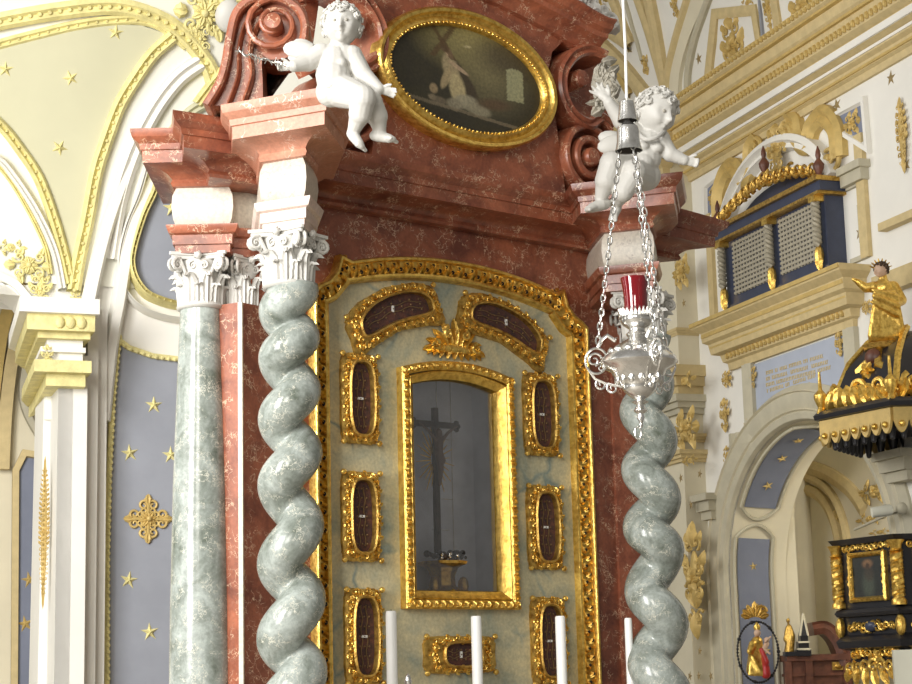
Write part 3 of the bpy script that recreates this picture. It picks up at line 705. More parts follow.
# smooth columns
def smoothcol(cx, cy, label):
    t = thing('smooth_column', (cx, cy, .9), label, 'column')
    prof = [(.156, 1.2), (.154, 1.5), (.149, 2.0), (.137, 2.6), (.119, 3.1), (.104, 3.48), (.104, 3.505)]
    MB().lathe((cx, cy, 0), prof, 40).build('shaft', 'green', t)
    capital(MB(), cx, cy, 3.50, 3.757, .105, .135, R(-38.5)).build('capital', 'plaster', t, ang=.9)
    MB().lathe((cx, cy, 0), [(.2, 1.0), (.21, 1.04), (.19, 1.08), (.16, 1.1), (.155, 1.13), (.18, 1.16), (.15, 1.2), (.143, 1.22), (0, 1.22)], 28).build('base', 'cream', t)
    MB().plan([(cx+.3*cos(R(6.5)+i*PI/2), cy+.3*sin(R(6.5)+i*PI/2)) for i in range(4)], 0, 1.0).build('pedestal', 'red', t, False)
smoothcol(4.855, 7.86, 'smooth grey green marble column at the left end of the altar')
smoothcol(2*XC-4.855, 7.86, 'smooth marble column hidden behind the right end of the altar')
# pilaster capitals
for P_, nme in (((5.06, 7.81), 1), ((2*XC-5.06, 7.81), 2)):
    mb = capital(MB(), P_[0], P_[1], 3.50, 3.757, .09, .11, R(0)); mb.build('pilaster_capital', 'plaster', pL if nme == 1 else pR, ang=.9)
# mensa, shelf, candles
mt = thing('altar_table', (XC, 7.1, 0), 'altar table with a stepped candle shelf below the relic panel', 'altar table')
MB().box(Frame((0, 0, 0), (1, 0, 0), (0, 1, 0)), 5.35, 7.05, 0, 1.0, 6.75, 7.6).build('table_block', 'red', mt, False)
MB().box(Frame((0, 0, 0), (1, 0, 0), (0, 1, 0)), 5.3, 7.06, 1.0, 1.06, 6.7, 7.6).build('table_slab', 'cream', mt, False)
MB().box(Frame((0, 0, 0), (1, 0, 0), (0, 1, 0)), 5.38, 7.04, 1.06, 1.2, 7.2, 7.6).build('shelf', 'cream', mt, False)
CFr = Frame((0, 7.36, 0), (1, 0, 0), (0, -1, 0))
MB().box(Frame((0, 0, 0), (1, 0, 0), (0, 1, 0)), 7.08, 7.2, 0, 1.2, 7.28, 7.4).build('post', 'cream', mt, False)
for x, y, lb in ((391, 611, 'leftmost white altar candle, in front of the lower left relic frame'), (476, 616, 'second white candle from the left, below the shrine'),
                 (560, 616, 'third white candle from the left, in front of the lower right relic frame'), (628, 618, 'rightmost thin white candle, next to the right twisted column')):
    u, v = CFr.px(x, y); r_ = .027 if x < 600 else .021
    cs = thing('candlestick', CFr.P(u, 1.2), 'short brass candlestick under the candle: '+lb[:40], 'candlestick', 'brass candlesticks under the candles')
    cs['label'] = 'short brass candlestick under the '+{391: 'leftmost', 476: 'second', 560: 'third', 628: 'rightmost'}[x]+' white candle'
    MB().lathe(CFr.P(u, 1.2), [(.055, 0), (.055, .012), (.02, .03), (.015, .08), (.028, .1), (.015, .12), (.02, .16), (.04, .175), (.04, .18), (0, .18)], 20).build('stem', 'goldd', cs)
    cn = thing('candle', CFr.P(u, 1.38), lb, 'candle', 'white altar candles')
    MB().lathe(CFr.P(u, 0), [(r_, 1.38), (r_, v-.012), (r_*.93, v-.004), (r_*.8, v), (r_*.35, v-.006), (0, v-.008)], 20).build('wax_stick', 'wax', cn)
    MB().tube([CFr.P(u, v-.01), CFr.P(u+.001, v+.008)], .0016, 5).build('wick', 'blk', cn)
u, v = CFr.px(408, 673, .1)
fn = thing('glass_finial', CFr.P(u, 1.2, .1), 'small clear crystal finial rising beside the leftmost candle', 'finial')
MB().lathe(CFr.P(u, 0, .1), [(.05, 1.2), (.05, 1.22), (.012, 1.24), (.012, v-.14), (.03, v-.12), (.035, v-.09), (.012, v-.06), (.02, v-.04), (.01, v-.01), (0, v)], 10).build('spire', 'silver', fn)

# ================================================================== SANCTUARY LAMP
LF = Frame(pd(637, 350, 7.4), r0, -f0); LF.o.z = 0
def lp(x, y, w=0): return LF.px(x, y, w)
lc = lp(637, 350); s1 = (lp(737, 350)[0]-lc[0])/100     # metres per pixel
lamp = thing('sanctuary_lamp', LF.P(*lc), 'ornate silver hanging lamp with a ruby glass cup on chains before the altar', 'lamp')
def LP(pts, ax=None): 
    return [(abs(r)*s1, lp(638, y)[1]) for r, y in pts]
ctr = LF.P(lp(638, 350)[0], 0)
MB().lathe(ctr, LP([(1, 425), (4, 418), (3, 414), (7, 411), (3.5, 405), (8.5, 402), (4, 400), (9, 397), (15, 392), (17.5, 388), (17, 386), (20, 382), (25, 377), (28, 371), (36, 367), (39.5, 363), (38, 358), (30, 353), (26, 349), (21, 345), (14, 341), (9, 338), (11.5, 334), (8, 331), (8, 329), (14, 325), (16.5, 321), (16, 317), (10, 315)]), 40).build('bowl', 'silver', lamp, ang=.9)
mb = MB(); K = 26
for i in range(K):
    a = 2*PI*i/K; p0 = ctr+V((cos(a), sin(a), 0))*(16*s1); z0_ = lp(638, 318)[1]
    mb.tube([p0+Z*z0_, p0+Z*(z0_+3.5*s1), ctr+V((cos(a), sin(a), 0))*(18.5*s1)+Z*(z0_+9*s1)], [3*s1, 2.2*s1, .5*s1], 5)
for i in range(14):
    a = 2*PI*i/14
    F_ = Frame(ctr, (-sin(a), cos(a), 0), (cos(a), sin(a), 0)); zz = lp(638, 352)[1]
    mb.ell(F_.P(0, zz, 29*s1), F_.x*5*s1, F_.n*2.5*s1, Z*4*s1, 8, 5)
    mb.ell(F_.P(0, lp(638, 379)[1], 23*s1), F_.x*3.5*s1, F_.n*2*s1, Z*7*s1, 8, 5)
mb.build('gallery', 'silver', lamp)
MB().lathe(ctr, [(r*s1, lp(638, y)[1]) for r, y in ((8.5, 316), (11.7, 314), (12, 300), (13, 288), (14.8, 278), (14.2, 278), (12.3, 288), (11, 300), (10.5, 312))], 36).build('glass_cup', 'ruby', lamp)
MB().lathe(ctr, [(r*s1, lp(638, y)[1]) for r, y in ((1.2, 428), (2.2, 425), (1.2, 421))], 14).build('drop_finial', 'silver', lamp)
ring = [LF.P(lp(638, 430)[0]+3.2*s1*cos(2*PI*i/20), lp(638, 433)[1]+6*s1*sin(2*PI*i/20)) for i in range(20)]
MB().tube(ring, .9*s1, 6, True).build('pull_ring', 'silver', lamp)
# openwork scroll brackets, 4 around
bz_ = []
for k, a in enumerate((PI+R(8), R(-40), R(70))):
    D = r0*cos(a)-f0*sin(a)*1.0; D.z = 0; D.normalize(); Fb = Frame(ctr, D, D.cross(Z)); mb = MB()
    zz = lambda y: lp(638, y)[1]
    mb.tube([Fb.P(42*s1+11*s1*cos(t*PI/12), zz(359)+13*s1*sin(t*PI/12)) for t in range(24)], 1.3*s1, 6, True)
    mb.spiral(Fb, 44*s1, zz(358), 0, 8*s1, 1.4, R(200), -1, 1.4*s1); mb.spiral(Fb, 38*s1, zz(366), 0, 5*s1, 1.2, R(20), 1, 1.1*s1)
    mb.tube([Fb.P(u*s1, zz(y)) for u, y in ((50, 368), (44, 377), (34, 382), (26, 384), (17, 386))], 1.4*s1, 6)
    mb.spiral(Fb, 38*s1, zz(383), 0, 6*s1, 1.3, R(60), -1, 1.3*s1); mb.spiral(Fb, 27*s1, zz(387), 0, 6*s1, 1.3, R(60), -1, 1.3*s1)
    mb.tube([Fb.P(u*s1, zz(y)) for u, y in ((40, 346), (36, 338), (30, 334), (22, 340))], 2.2*s1, 6)
    mb.build('scroll_bracket', 'silver', lamp)
    bz_.append(Fb.P(40*s1, zz(344)))
# bells and cord
bc = LF.P(lp(628, 130)[0], 0)
zz = lambda y: lp(628, y)[1]
MB().lathe(bc, [(r*s1, zz(y)) for r, y in ((0, 98), (3, 98.5), (7.5, 102), (8.6, 110), (9.6, 117), (10.5, 121), (9.8, 121), (8.5, 117), (7, 108), (0, 106))], 32).build('upper_bell', 'silver', lamp)
MB().lathe(bc, [(r*s1, zz(y)) for r, y in ((0, 110), (4, 111), (4, 121), (6, 124), (10.5, 127), (11.5, 131), (11.8, 141), (13, 147), (14.2, 151), (13.4, 151), (12, 146), (10.8, 140), (10.5, 133), (0, 131))], 32).build('lower_bell', 'silver', lamp)
MB().lathe(bc, [(r*s1, zz(y)) for r, y in ((13.2, 150.4), (0, 148.5), (0, 146), (12.4, 148))], 28).build('bell_shade_disc', 'blk', lamp)  # black discs paint the shade inside both bell mouths
MB().lathe(bc, [(r*s1, zz(y)) for r, y in ((9.6, 120.4), (0, 119), (0, 118), (8.8, 119))], 28).build('bell_shade_disc', 'blk', lamp)
ceil_z = 9.2
tp = EYE+(LF.P(*lp(622, -20))-EYE)
MB().tube([bc+Z*zz(98), LF.P(*lp(625.5, 50)), tp, tp+Z*4.0], .006, 8).build('suspension_cord', 'cord', lamp)
def chain(p0, p1, name='chain', sag=.02):
    L = (p1-p0).length; pitch = .030; n = int(L/pitch); mb = MB(); d = (p1-p0).normalized(); a = d.orthogonal().normalized(); b = d.cross(a)
    for i in range(n):
        t = (i+.5)/n; c = p0.lerp(p1, t)-Z*sag*sin(PI*t); s_ = a if i % 2 else b
        if i % 4 == 3 or 1: mb.tube([c+d*(.019*cos(q*PI/5))+s_*(.0085*sin(q*PI/5)) for q in range(10)], .0037, 5, True)
    return mb.build(name, 'silver', lamp)
for q in bz_: chain(bc+Z*zz(144)+(q-bc-Z*q.z).normalized()*.035, q+Z*.01)
# ================================================================== FIGURES
def head(mb, c, r, rx, uy, fz):
    c = V(c); ft = [  # (dir x, y, z, sigma, amp)
        (.34, .07, .9, .17, -.10), (-.34, .07, .9, .17, -.10), (.34, .05, .92, .08, .05), (-.34, .05, .92, .08, .05), (0, .05, 1, .09, .05),
        (0, -.12, 1, .10, .11), (0, -.2, 1, .09, .13), (.09, -.24, 1, .06, .05), (-.09, -.24, 1, .06, .05), (0, -.42, .95, .10, .06), (.08, -.40, .95, .06, .03), (-.08, -.40, .95, .06, .03), (0, -.54, .9, .09, .05),
        (.45, -.28, .8, .24, .09), (-.45, -.28, .8, .24, .09), (0, -.78, .72, .17, .10), (.33, .26, .95, .12, .03), (-.33, .26, .95, .12, .03), (0, .45, .9, .3, .04)]
    ft = [(V(q[:3]).normalized(), q[3], q[4]) for q in ft]
    def fn(a, b):
        th = PI*min(max(b, .002), .998); ph = 2*PI*a; d = V((sin(th)*cos(ph), cos(th), sin(th)*sin(ph))); q = 1.0
        for dd, s_, am in ft:
            k2 = (d-dd).length_squared
            if k2 < .5: q += 1.45*am*math.exp(-k2/(2*s_*s_))
        # mouth groove
        if d.z > 0 and abs(d.x) < .24: q -= .09*math.exp(-((d.y+.475+.25*d.x*d.x)/.03)**2)
        p = V((d.x*.84, d.y*1.0, d.z*.92))*q*r
        return c+rx*p.x+uy*p.y+fz*p.z
    mb.grid(fn, 72, 56, True, False)
    mb.ball(c, r*.6, 12, 8)
    for s_ in (-1, 1):
        mb.ell(c+rx*s_*r*.84-uy*r*.06-fz*r*.05, rx*r*.08, fz*r*.16, uy*r*.24)
def curls(c, r, rx, uy, fz, seed, n=70, hair=.30):
    rnd = random.Random(seed); mb = MB(); c = V(c)
    for i in range(n):
        y = 1-1.6*(i+.5)/n; ph = i*2.39996; q = math.sqrt(max(0, 1-y*y)); d = V((q*cos(ph), y, q*sin(ph)))
        if d.z > .45 and y < .50: continue
        if d.z > .05 and y < .12: continue
        if y < -.45: continue
        p = c+(rx*d.x*.88+uy*d.y*1.02+fz*d.z*.95)*r*.99; nrm = (rx*d.x+uy*d.y+fz*d.z).normalized()
        t = nrm.orthogonal().normalized(); b = nrm.cross(t); s_ = r*rnd.uniform(.17, .24); a0 = rnd.uniform(0, 6.3); sg = rnd.choice((-1, 1))
        mb.ell(p, t*s_*.9, b*s_*.9, nrm*s_*.55, 8, 5)
        pts = [p+nrm*(s_*.35+s_*.5*k/9)+(t*cos(a0+sg*k*.75)+b*sin(a0+sg*k*.75))*s_*(.95-.085*k) for k in range(10)]
        mb.tube(pts, [s_*.30*(1-.04*k) for k in range(10)], 5)
    return mb
def hand(mb, w, d, nrm, L, spread=.25, curl=.5, s_=1):
    """w wrist, d finger direction, nrm palm normal, L hand length"""
    w = V(w); d = V(d).normalized(); nrm = V(nrm); nrm = (nrm-d*nrm.dot(d)).normalized(); x = d.cross(nrm)
    pc = w+d*L*.32; mb.ell(pc, x*L*.24, nrm*L*.13, d*L*.30, 12, 8); mb.cone(w-d*L*.1, L*.17, w+d*L*.15, L*.16)
    for i, (o_, l_) in enumerate(((-.19, .38), (-.065, .44), (.065, .42), (.18, .33))):
        a = o_*spread*4; dd = (d*cos(a)+x*sin(a)).normalized(); p = w+d*L*.5+x*o_*L*.95; q = L*.075
        p1 = p+(dd*cos(curl*.5)+nrm*sin(curl*.5))*L*l_*.42; p2 = p1+(dd*cos(curl*1.3)+nrm*sin(curl*1.3))*L*l_*.34; p3 = p2+(dd*cos(curl*2)+nrm*sin(curl*2))*L*l_*.26
        mb.cone(p, q, p1, q*.95); mb.cone(p1, q*.93, p2, q*.85); mb.cone(p2, q*.85, p3, q*.72)
    t0 = w+d*L*.18-x*s_*L*.2; t1 = t0+(d*.75-x*s_*.65+nrm*.25).normalized()*L*.24; t2 = t1+(d*.9-x*s_*.25+nrm*.35).normalized()*L*.19
    mb.cone(t0, L*.10, t1, L*.085); mb.cone(t1, L*.083, t2, L*.07)
def foot(mb, ankle, d, L, r):
    ankle = V(ankle); d = V(d).normalized(); h = ankle-Z*r*.7; x = d.cross(Z).normalized(); upv = x.cross(d).normalized()
    mb.ell(h-d*L*.12, d*L*.25, x*L*.19, upv*L*.2, 12, 8); mb.cone(h, r*.8, h+d*L*.38-upv*L*.04, r*.62); mb.ell(h+d*L*.42-upv*L*.05, d*L*.24, x*L*.22, upv*L*.13, 12, 8)
    for i in range(5):
        o_ = (i-2)*.088; l_ = .66-.03*abs(i-1)-.02*i; mb.cone(h+d*L*.5+x*o_*L-upv*L*.07, L*.06, h+d*L*l_+x*o_*L*1.1-upv*L*.09, L*(.075 if i == 0 else .055))
def C3(dep):
    return lambda x, y, dd=0: pd(x, y, dep-dd)
# left cherub ------------------------------------------------------
def putto(name, label, dep, J, vox):
    c = C3(dep); body = MB()
    root = thing(name, c(*J['seat']), label, 'cherub statue')
    for a, ra, b, rb in J['cones']: body.cone(c(*a), ra, c(*b), rb)
    for a, ax, ay, az in J['ells']: body.ell(c(*a), ax, ay, az, 16, 12)
    hc = c(*J['head']); fz = J['face'].normalized(); uy = (J['hup']-fz*J['hup'].dot(fz)).normalized(); rx = uy.cross(fz)*1.0
    head(body, hc, J['hr'], rx, uy, fz)
    for h in J['hands']: hand(body, c(*h[0]), h[1], h[2], h[3], *h[4:])
    for f in J['feet']: foot(body, c(*f[0]), f[1], f[2], f[3])
    ob = remesh(body, 'body', 'plaster', root, vox, 2, .4)
    curls(hc, J['hr'], rx, uy, fz, J['seed']).build('hair', 'plaster', root)
    # pupils
    for s_ in (-1, 1): MB().ball(hc+(rx*s_*.325*.84+uy*.05+fz*.885*.92).normalized()*J['hr']*.90, J['hr']*.08, 8, 6).build('pupil', 'stone', root)
    w = J.get('wing')
    if w:
        mb = MB(); F_ = w['F'](c)
        for k_, (L_, W_, a) in enumerate(w['f']): mb.ell(F_.P(L_*.5*cos(a), L_*.5*sin(a), -.012*k_), F_.x*cos(a)*L_*.5+Z*sin(a)*L_*.5, F_.x*-sin(a)*W_*.5+Z*cos(a)*W_*.5, F_.n*.022, 14, 10)
        mb.build('wing', 'plaster', root)
    mb = MB(); dr = [c(*q) for q in J['drape']]
    mb.tube([V(p) for p in smooth_path3(dr)], J['dr_r'], 8); mb.build('sash', 'plaster', root)
    return root
def smooth_path3(P, k=6):
    out = []; n = len(P)
    for i in range(n-1):
        p0, p1, p2, p3 = P[max(i-1, 0)], P[i], P[i+1], P[min(i+2, n-1)]
        for j in range(k):
            t = j/k; out.append(.5*((2*p1)+(p2-p0)*t+(2*p0-5*p1+4*p2-p3)*t*t+(3*p1-p0-3*p2+p3)*t**3))
    return out+[P[-1]]
tc = -f0
J = dict(seat=(338, 96), head=(342, 25), hr=.093, hup=Z, face=(tc*1.0-r0*.02-Z*.12), seed=3,
  cones=[((341, 40, .0), .042, (337, 55, 0), .052), ((329, 58, 0), .064, (344, 58, 0), .064), ((334, 62, .01), .078, (333, 76, .02), .074), ((333, 76, .03), .08, (336, 88, .03), .08), ((331, 92, .02), .07, (344, 92, .02), .07),
    ((321, 54, .02), .05, (308, 62, .05), .044), ((308, 62, .05), .043, (294, 66, .10), .028),
    ((352, 56, .01), .05, (363, 74, .03), .042), ((363, 74, .03), .041, (379, 89, .07), .027),
    ((342, 91, .05), .078, (363, 98, .17), .060), ((363, 99, .17), .057, (360, 114, .15), .052), ((360, 114, .15), .050, (354, 130, .12), .030),
    ((346, 93, .0), .07, (371, 103, .08), .055), ((371, 103, .08), .053, (377, 116, .06), .050), ((377, 116, .06), .048, (380, 131, .05), .029)],
  ells=[((327, 63, .06), V((.028, 0, 0)), V((0, .028, 0)), Z*.024), ((341, 63, .06), V((.028, 0, 0)), V((0, .028, 0)), Z*.024), ((334, 80, .055), V((.05, 0, 0)), V((0, .05, 0)), Z*.05)],
  hands=[((292, 67, .09), -r0*1+Z*.05, tc, .085, .15, .9, -1), ((380, 90, .07), r0*1.0-Z*.25, tc-Z*.4, .085, .25, .35, 1)],
  feet=[((354, 131, .12), r0*.55-Z*.75+tc*.35, .125, .034), ((379, 131, .05), r0*.95-Z*.2+tc*.2, .125, .034)],
  wing=dict(F=lambda c: Frame(c(318, 52, -.05), r0, tc), f=[(.16, .09, PI-.15), (.14, .07, PI+.15), (.13, .07, PI-.5)]),
  drape=[(322, 84, .05), (330, 85, .10), (341, 84, .09), (351, 90, .09), (356, 97, .05)], dr_r=.016)
putto('cherub', 'white stucco cherub seated on the left cornice block reaching down beside the oval painting', 8.42, J, .0042)
c = C3(8.42)
tw = MB(); rnd = random.Random(4); pts = [c(289-k*3.6, 66-1.0*k+1.2*sin(k*1.7), .14) for k in range(16)]
tw.tube(pts, .004, 5)
for k in range(1, 15):
    for s_ in range(3): tw.tube([pts[k], pts[k]+V((rnd.uniform(-.02, .02), rnd.uniform(-.02, .02), rnd.uniform(-.022, .022)))], [.0035, .0012], 4)
tag(tw.build('palm_twig', 'silver', loc=pts[0]), 'thin bare white twig held out in the hand of the left cherub', 'twig')
# right cherub
J = dict(seat=(634, 178), head=(656, 112), hr=.118, hup=Z+r0*.18, face=(tc*.85+r0*.62-Z*.40), seed=5,
  cones=[((653, 126, 0), .055, (649, 137, 0), .06), ((640, 140, 0), .07, (658, 141, 0), .07), ((649, 145, .01), .085, (645, 158, .02), .08), ((645, 158, .03), .088, (638, 170, .03), .088), ((630, 174, .02), .08, (646, 176, .02), .08),
    ((640, 137, .0), .055, (621, 121, .04), .046), ((621, 121, .04), .046, (609, 103, .06), .032),
    ((661, 141, .02), .052, (670, 154, .05), .043), ((670, 154, .05), .042, (684, 160, .06), .029),
    ((636, 172, .04), .09, (612, 164, .22), .068), ((612, 164, .22), .066, (606, 181, .24), .06), ((606, 181, .24), .058, (601, 198, .22), .034),
    ((640, 176, .06), .085, (634, 172, .24), .066), ((634, 174, .24), .062, (623, 192, .26), .055), ((623, 192, .26), .052, (616, 203, .16), .034)],
  ells=[((643, 147, .09), V((.034, 0, 0)), V((0, .034, 0)), Z*.028), ((657, 148, .08), V((.034, 0, 0)), V((0, .034, 0)), Z*.028), ((643, 163, .08), V((.06, 0, 0)), V((0, .06, 0)), Z*.055)],
  hands=[((608, 101, .06), -r0*.55+Z*.7, tc, .12, .55, .15, -1), ((685, 161, .06), r0*.95-Z*.2, tc-Z*.2, .10, .15, 1.0, 1)],
  feet=[((601, 199, .22), -r0*.75-Z*.25+tc*.4, .16, .042), ((616, 204, .16), -r0*.2-Z*.4+tc*.2, .13, .036)],
  wing=dict(F=lambda c: Frame(c(628, 140, -.10), r0, tc), f=[(.17, .10, PI+.25), (.19, .10, PI+.75), (.16, .09, PI-.2)]),
  drape=[(636, 131, .07), (645, 139, .13), (657, 137, .13), (664, 131, .05)], dr_r=.012)
putto('cherub', 'white stucco cherub waving beside the lamp bells on the right cornice block', 9.9, J, .005)

# generic draped figure
def fold(mb, c, rx, h, seed, F_, n=14, rr=.012):
    rnd = random.Random(seed)
    for i in range(n):
        a = 2*PI*i/n; u = rx*cos(a); w = rx*.75*sin(a)
        pts = [F_.P(c[0]+u*(.55+.5*t/6)+.01*sin(t+i), c[1]+h*(1-t/6), w*(.6+.5*t/6)) for t in range(7)]
        mb.tube(pts, [rr*(.6+.9*t/6)*rnd.uniform(.8, 1.3) for t in range(7)], 6)
# ================================================================== RIGHT NAVE WALL
def st(name, mb, mat, parent=None, smooth=False, ang=.5, **k):
    o = mb.build(name, mat, parent, smooth, ang)
    if not parent: o['kind'] = 'structure'
    return o
W_ = RW
BC, AC, SP = .17, .27, 2.78; DX = .20        # bay centre, arch centre, springing height
LB, RB = -1.80, 2.14               # bay left and right edges
RI, RO = 1.56, 1.96
apts = arc(AC, SP, RI+DX, 0, PI, 36, RI)
hole = [(AC+RI+DX, -.2)]+apts+[(AC-RI-DX, -.2)]
mb = MB(); slab(mb, W_, [(-2.2, -.3), (7, -.3), (7, 8.5), (-2.2, 8.5)], [[(a, max(b, -.2)) for a, b in hole]], -.5, 0)
wr = st('wall_right', mb, 'white')
# pillar left of the bay, face towards the nave
mb = MB().box(W_, -3.35, -1.95, 0, 8.3, -.5, .28); st('pillar', mb, 'creamw', wr)
mb = MB().box(W_, -9, -3.3, 0, 8.4, -.9, -.4); st('far_wall_bay', mb, 'creamw', wr)
mb = MB().box(W_, -9, -3.36, 5.15, 5.6, -.4, -.2); st('far_cornice', mb, 'tan', wr)
# far right pillar
# arch mouldings + jambs
def archpath(r, z0=.0): return [(AC+r+DX, z0)]+arc(AC, SP, r+DX, 0, PI, 36, r)+[(AC-r-DX, z0)]
mb = MB().sweep(W_, archpath(RI), [(0, -.5), (0, .02), (-.02, .06), (-.08, .08), (-.12, .05), (-.16, .07), (-.27, .10), (-.33, .09), (-.40, .03), (-.40, -.05)]); st('archivolt', mb, 'greyp', wr, True, .5)
mb = MB().sweep(W_, archpath(RI+.10), [(0, .05), (-.015, .095), (-.03, .05)]); mb.sweep(W_, archpath(RI+.30), [(0, .08), (-.015, .125), (-.03, .08)]); st('archivolt_bead', mb, 'creamw', wr, True)
# left impost capital with scroll
mb = MB(); 
for u0_, u1_ in ((LB-.12, AC-RI-DX-.02), (AC+RI+DX+.04, 2.6)):
    mb.box(W_, u0_, u1_, SP+.90, SP+.98, -.1, .24); mb.box(W_, u0_+.05, u1_-.03, SP+.78, SP+.90, -.1, .19); mb.box(W_, u0_+.1, u1_-.05, SP+.68, SP+.78, -.1, .15)
st('impost', mb, 'greyp', wr)
# intrados (reveal) behind the arch with painted blue panels, and side chapel
mb = MB(); K = archpath(RI); n = len(K)
mb.add([W_.P(a, b, -.02) for a, b in K]+[W_.P(AC+(a-AC)*.99, b-(.016 if b > 1 else 0), -.74) for a, b in K], [(i, i+1, n+i+1, n+i) for i in range(n-1)])
ch = st('wall_chapel', mb, 'creamw', None, True)
def intr(a0, a1, w0, w1, nseg, lift=.02):
    vs = []
    for i in range(nseg+1):
        t = i/nseg; q = a0+(a1-a0)*t
        for j in range(5):
            w = w0+(w1-w0)*j/4; r_ = RI-lift-.03*(-w/1.0)
            if q <= PI: p = (AC+(r_+DX)*cos(q), SP-.04*(-w)+r_*sin(q))
            else: p = (AC-r_-DX, SP-(q-PI)*RI)
            vs.append(W_.P(p[0], p[1], w))
    return vs, [(i*5+j, i*5+j+1, i*5+j+6, i*5+j+5) for i in range(nseg) for j in range(4)]
for nme, a0, a1 in (('upper', R(96), R(149)), ('lower', R(163), PI+2.4/RI)):
    mb = MB().add(*intr(a0, a1, -.10, -.50, 14)); st('painted_panel', mb, 'blued', ch, True)
    mb = MB()
    for w in (-.06, -.54):
        pts = []
        for i in range(21):
            q = a0+(a1-a0)*i/20; r_ = RI-.03-.03*(-w)
            pts.append(W_.P(AC+(r_+DX)*cos(q), SP+r_*sin(q), w) if q <= PI else W_.P(AC-r_-DX, SP-(q-PI)*RI, w))
        mb.tube(pts, .022, 6)
    for q in (a0, a1):
        pts = []
        for i in range(9):
            w = -.06-.48*i/8; r_ = RI-.03-.03*(-w); q2 = q+(.10 if q == a0 else -.10)*(-1)*(1-(2*i/8-1)**2)*(1 if q < PI else (-1 if q == a0 else 1))
            pts.append(W_.P(AC+(r_+DX)*cos(q2), SP+r_*sin(q2), w) if q2 <= PI else W_.P(AC-r_-DX, SP-(q2-PI)*RI, w))
        mb.tube(pts, .022, 6)
    st('panel_moulding', mb, 'greyp', ch, True)
FJ = Frame(W_.P(AC-RI-DX+.035, 0, 0), -N, -G)          # left jamb plane, u goes into the chapel
mb = MB()
for u, v in ((.30, 2.45), (.22, 1.95), (.42, 1.93), (.30, 2.9)): mb.star(FJ, u, v, .055, .1, .01)
for a in (108, 122, 138): 
    q = R(a); Fq = Frame(W_.P(AC+(RI+DX-.045)*cos(q), SP+(RI-.045)*sin(q), -.30), -N, V(W_.x*-cos(q)-Z*sin(q)), V(-W_.x*sin(q)+Z*cos(q))); mb.star(Fq, 0, 0, .07, .2, .01)
st('star', mb, 'ochre', ch)
# chapel interior
CHD = -1.9
mb = MB().box(W_, AC-3.4, AC+6, 0, 7, CHD-.3, CHD); mb.box(W_, AC-3.4, AC-3.1, 0, 7, CHD, -.5); mb.box(W_, AC+2.4, AC+6.0, 0, 7, -1.25, -1.05); mb.box(W_, AC-3.4, AC-RI-DX, 0, 7, -.9, -.72); mb.box(W_, AC+RI+DX, AC+6, 0, 7, -.9, -.72); st('chapel_wall', mb, 'creamw', ch)
mb = MB(); mb.grid(lambda a, b: W_.P(AC+2.6*cos(PI*a), 5.2+1.2*sin(PI*a), CHD+1.3*b), 30, 3); st('chapel_vault', mb, 'vault', ch, True)
CW = Frame(W_.P(0, 0, CHD), W_.x, W_.n)
for pl_, wd_ in (([(776, 700), (777, 560), (781, 520), (792, 497), (808, 490), (825, 500), (837, 525), (842, 560), (846, 640)], .07), ([(770, 700), (771, 560), (775, 512), (788, 486), (808, 478), (830, 490), (845, 520), (850, 560), (852, 640)], .05),
                 ([(780, 462), (805, 466), (830, 474), (852, 490), (866, 510)], .09)):
    P = [tuple(p) for p in smooth_path([CW.px(*q_) for q_ in pl_], 6)]
    st('blind_arch', MB().sweep(CW, P, [(-wd_, 0), (-wd_, .05), (0, .08), (wd_, .05), (wd_, 0)]), 'tan', ch, True)
def orn(F_, px_, w=.02, n=10, size=None, mat='ochre', parent=wr, seed=1, dn=False, name='stucco_ornament'):
    """leafy stucco cluster filling the pixel box px_"""
    x0, y0, x1, y1 = px_; a = F_.px(x0, (y0+y1)/2, w); b = F_.px(x1, (y0+y1)/2, w); t_ = F_.px((x0+x1)/2, y0, w); q_ = F_.px((x0+x1)/2, y1, w)
    cu, cv = (a[0]+b[0])/2, (t_[1]+q_[1])/2; hu, hv = abs(b[0]-a[0])/2, (t_[1]-q_[1])/2
    return orn_uv(F_, cu, cv, hu, hv, w, n, mat, parent, seed, name)
def orn_uv(F_, cu, cv, hu, hv, w, n, mat, parent, seed, name='stucco_ornament'):
    rnd = random.Random(seed); mb = MB(); s_ = min(hu, hv)
    mb.ell(F_.P(cu, cv, w), F_.x*hu*(.5 if hv > 2.5*hu else .32), F_.z*hv*(.8 if hv > 2.5*hu else .5), F_.n*s_*.16, 14, 8)
    rows = max(2, round(hv/s_*2.0)); tall = hv >= hu
    for i in range(rows):
        t = -1+2*(i+.5)/rows; wd = math.sqrt(max(.08, 1-t*t*.85))
        for sg in (-1, 1):
            if tall: u, v, q = cu+sg*hu*.48*wd, cv+hv*.82*t, s_*.36*wd
            else: u, v, q = cu+hu*.82*t, cv+sg*hv*.48*wd, s_*.36*wd
            mb.spiral(F_, u, v, w+.01, q, 1.3, rnd.uniform(0, 6), sg, q*.24, 5, .02)
            mb.leaf(F_, u, v, w, q*2.0, q*1.1, (PI/2 if tall else 0)+(sg*-.9 if tall else sg*.9)+(0 if t > -.2 else (PI if tall else 0)), q*.5, .6*sg)
    for k in (-1, 1):
        if tall: mb.leaf(F_, cu, cv+k*hv*.55, w, hv*.45, hu*.5, k*PI/2, s_*.25)
        else: mb.leaf(F_, cu+k*hu*.55, cv, w, hu*.45, hv*.5, 0 if k > 0 else PI, s_*.25)
    for i in range(7): a = i*2*PI/7; mb.leaf(F_, cu+.05*s_*cos(a), cv+.05*s_*sin(a), w+s_*.12, s_*.45, s_*.24, a, s_*.14)
    mb.ball(F_.P(cu, cv, w+s_*.22), s_*.15, 8, 6)
    return st(name, mb, mat, parent, True, 1.0)
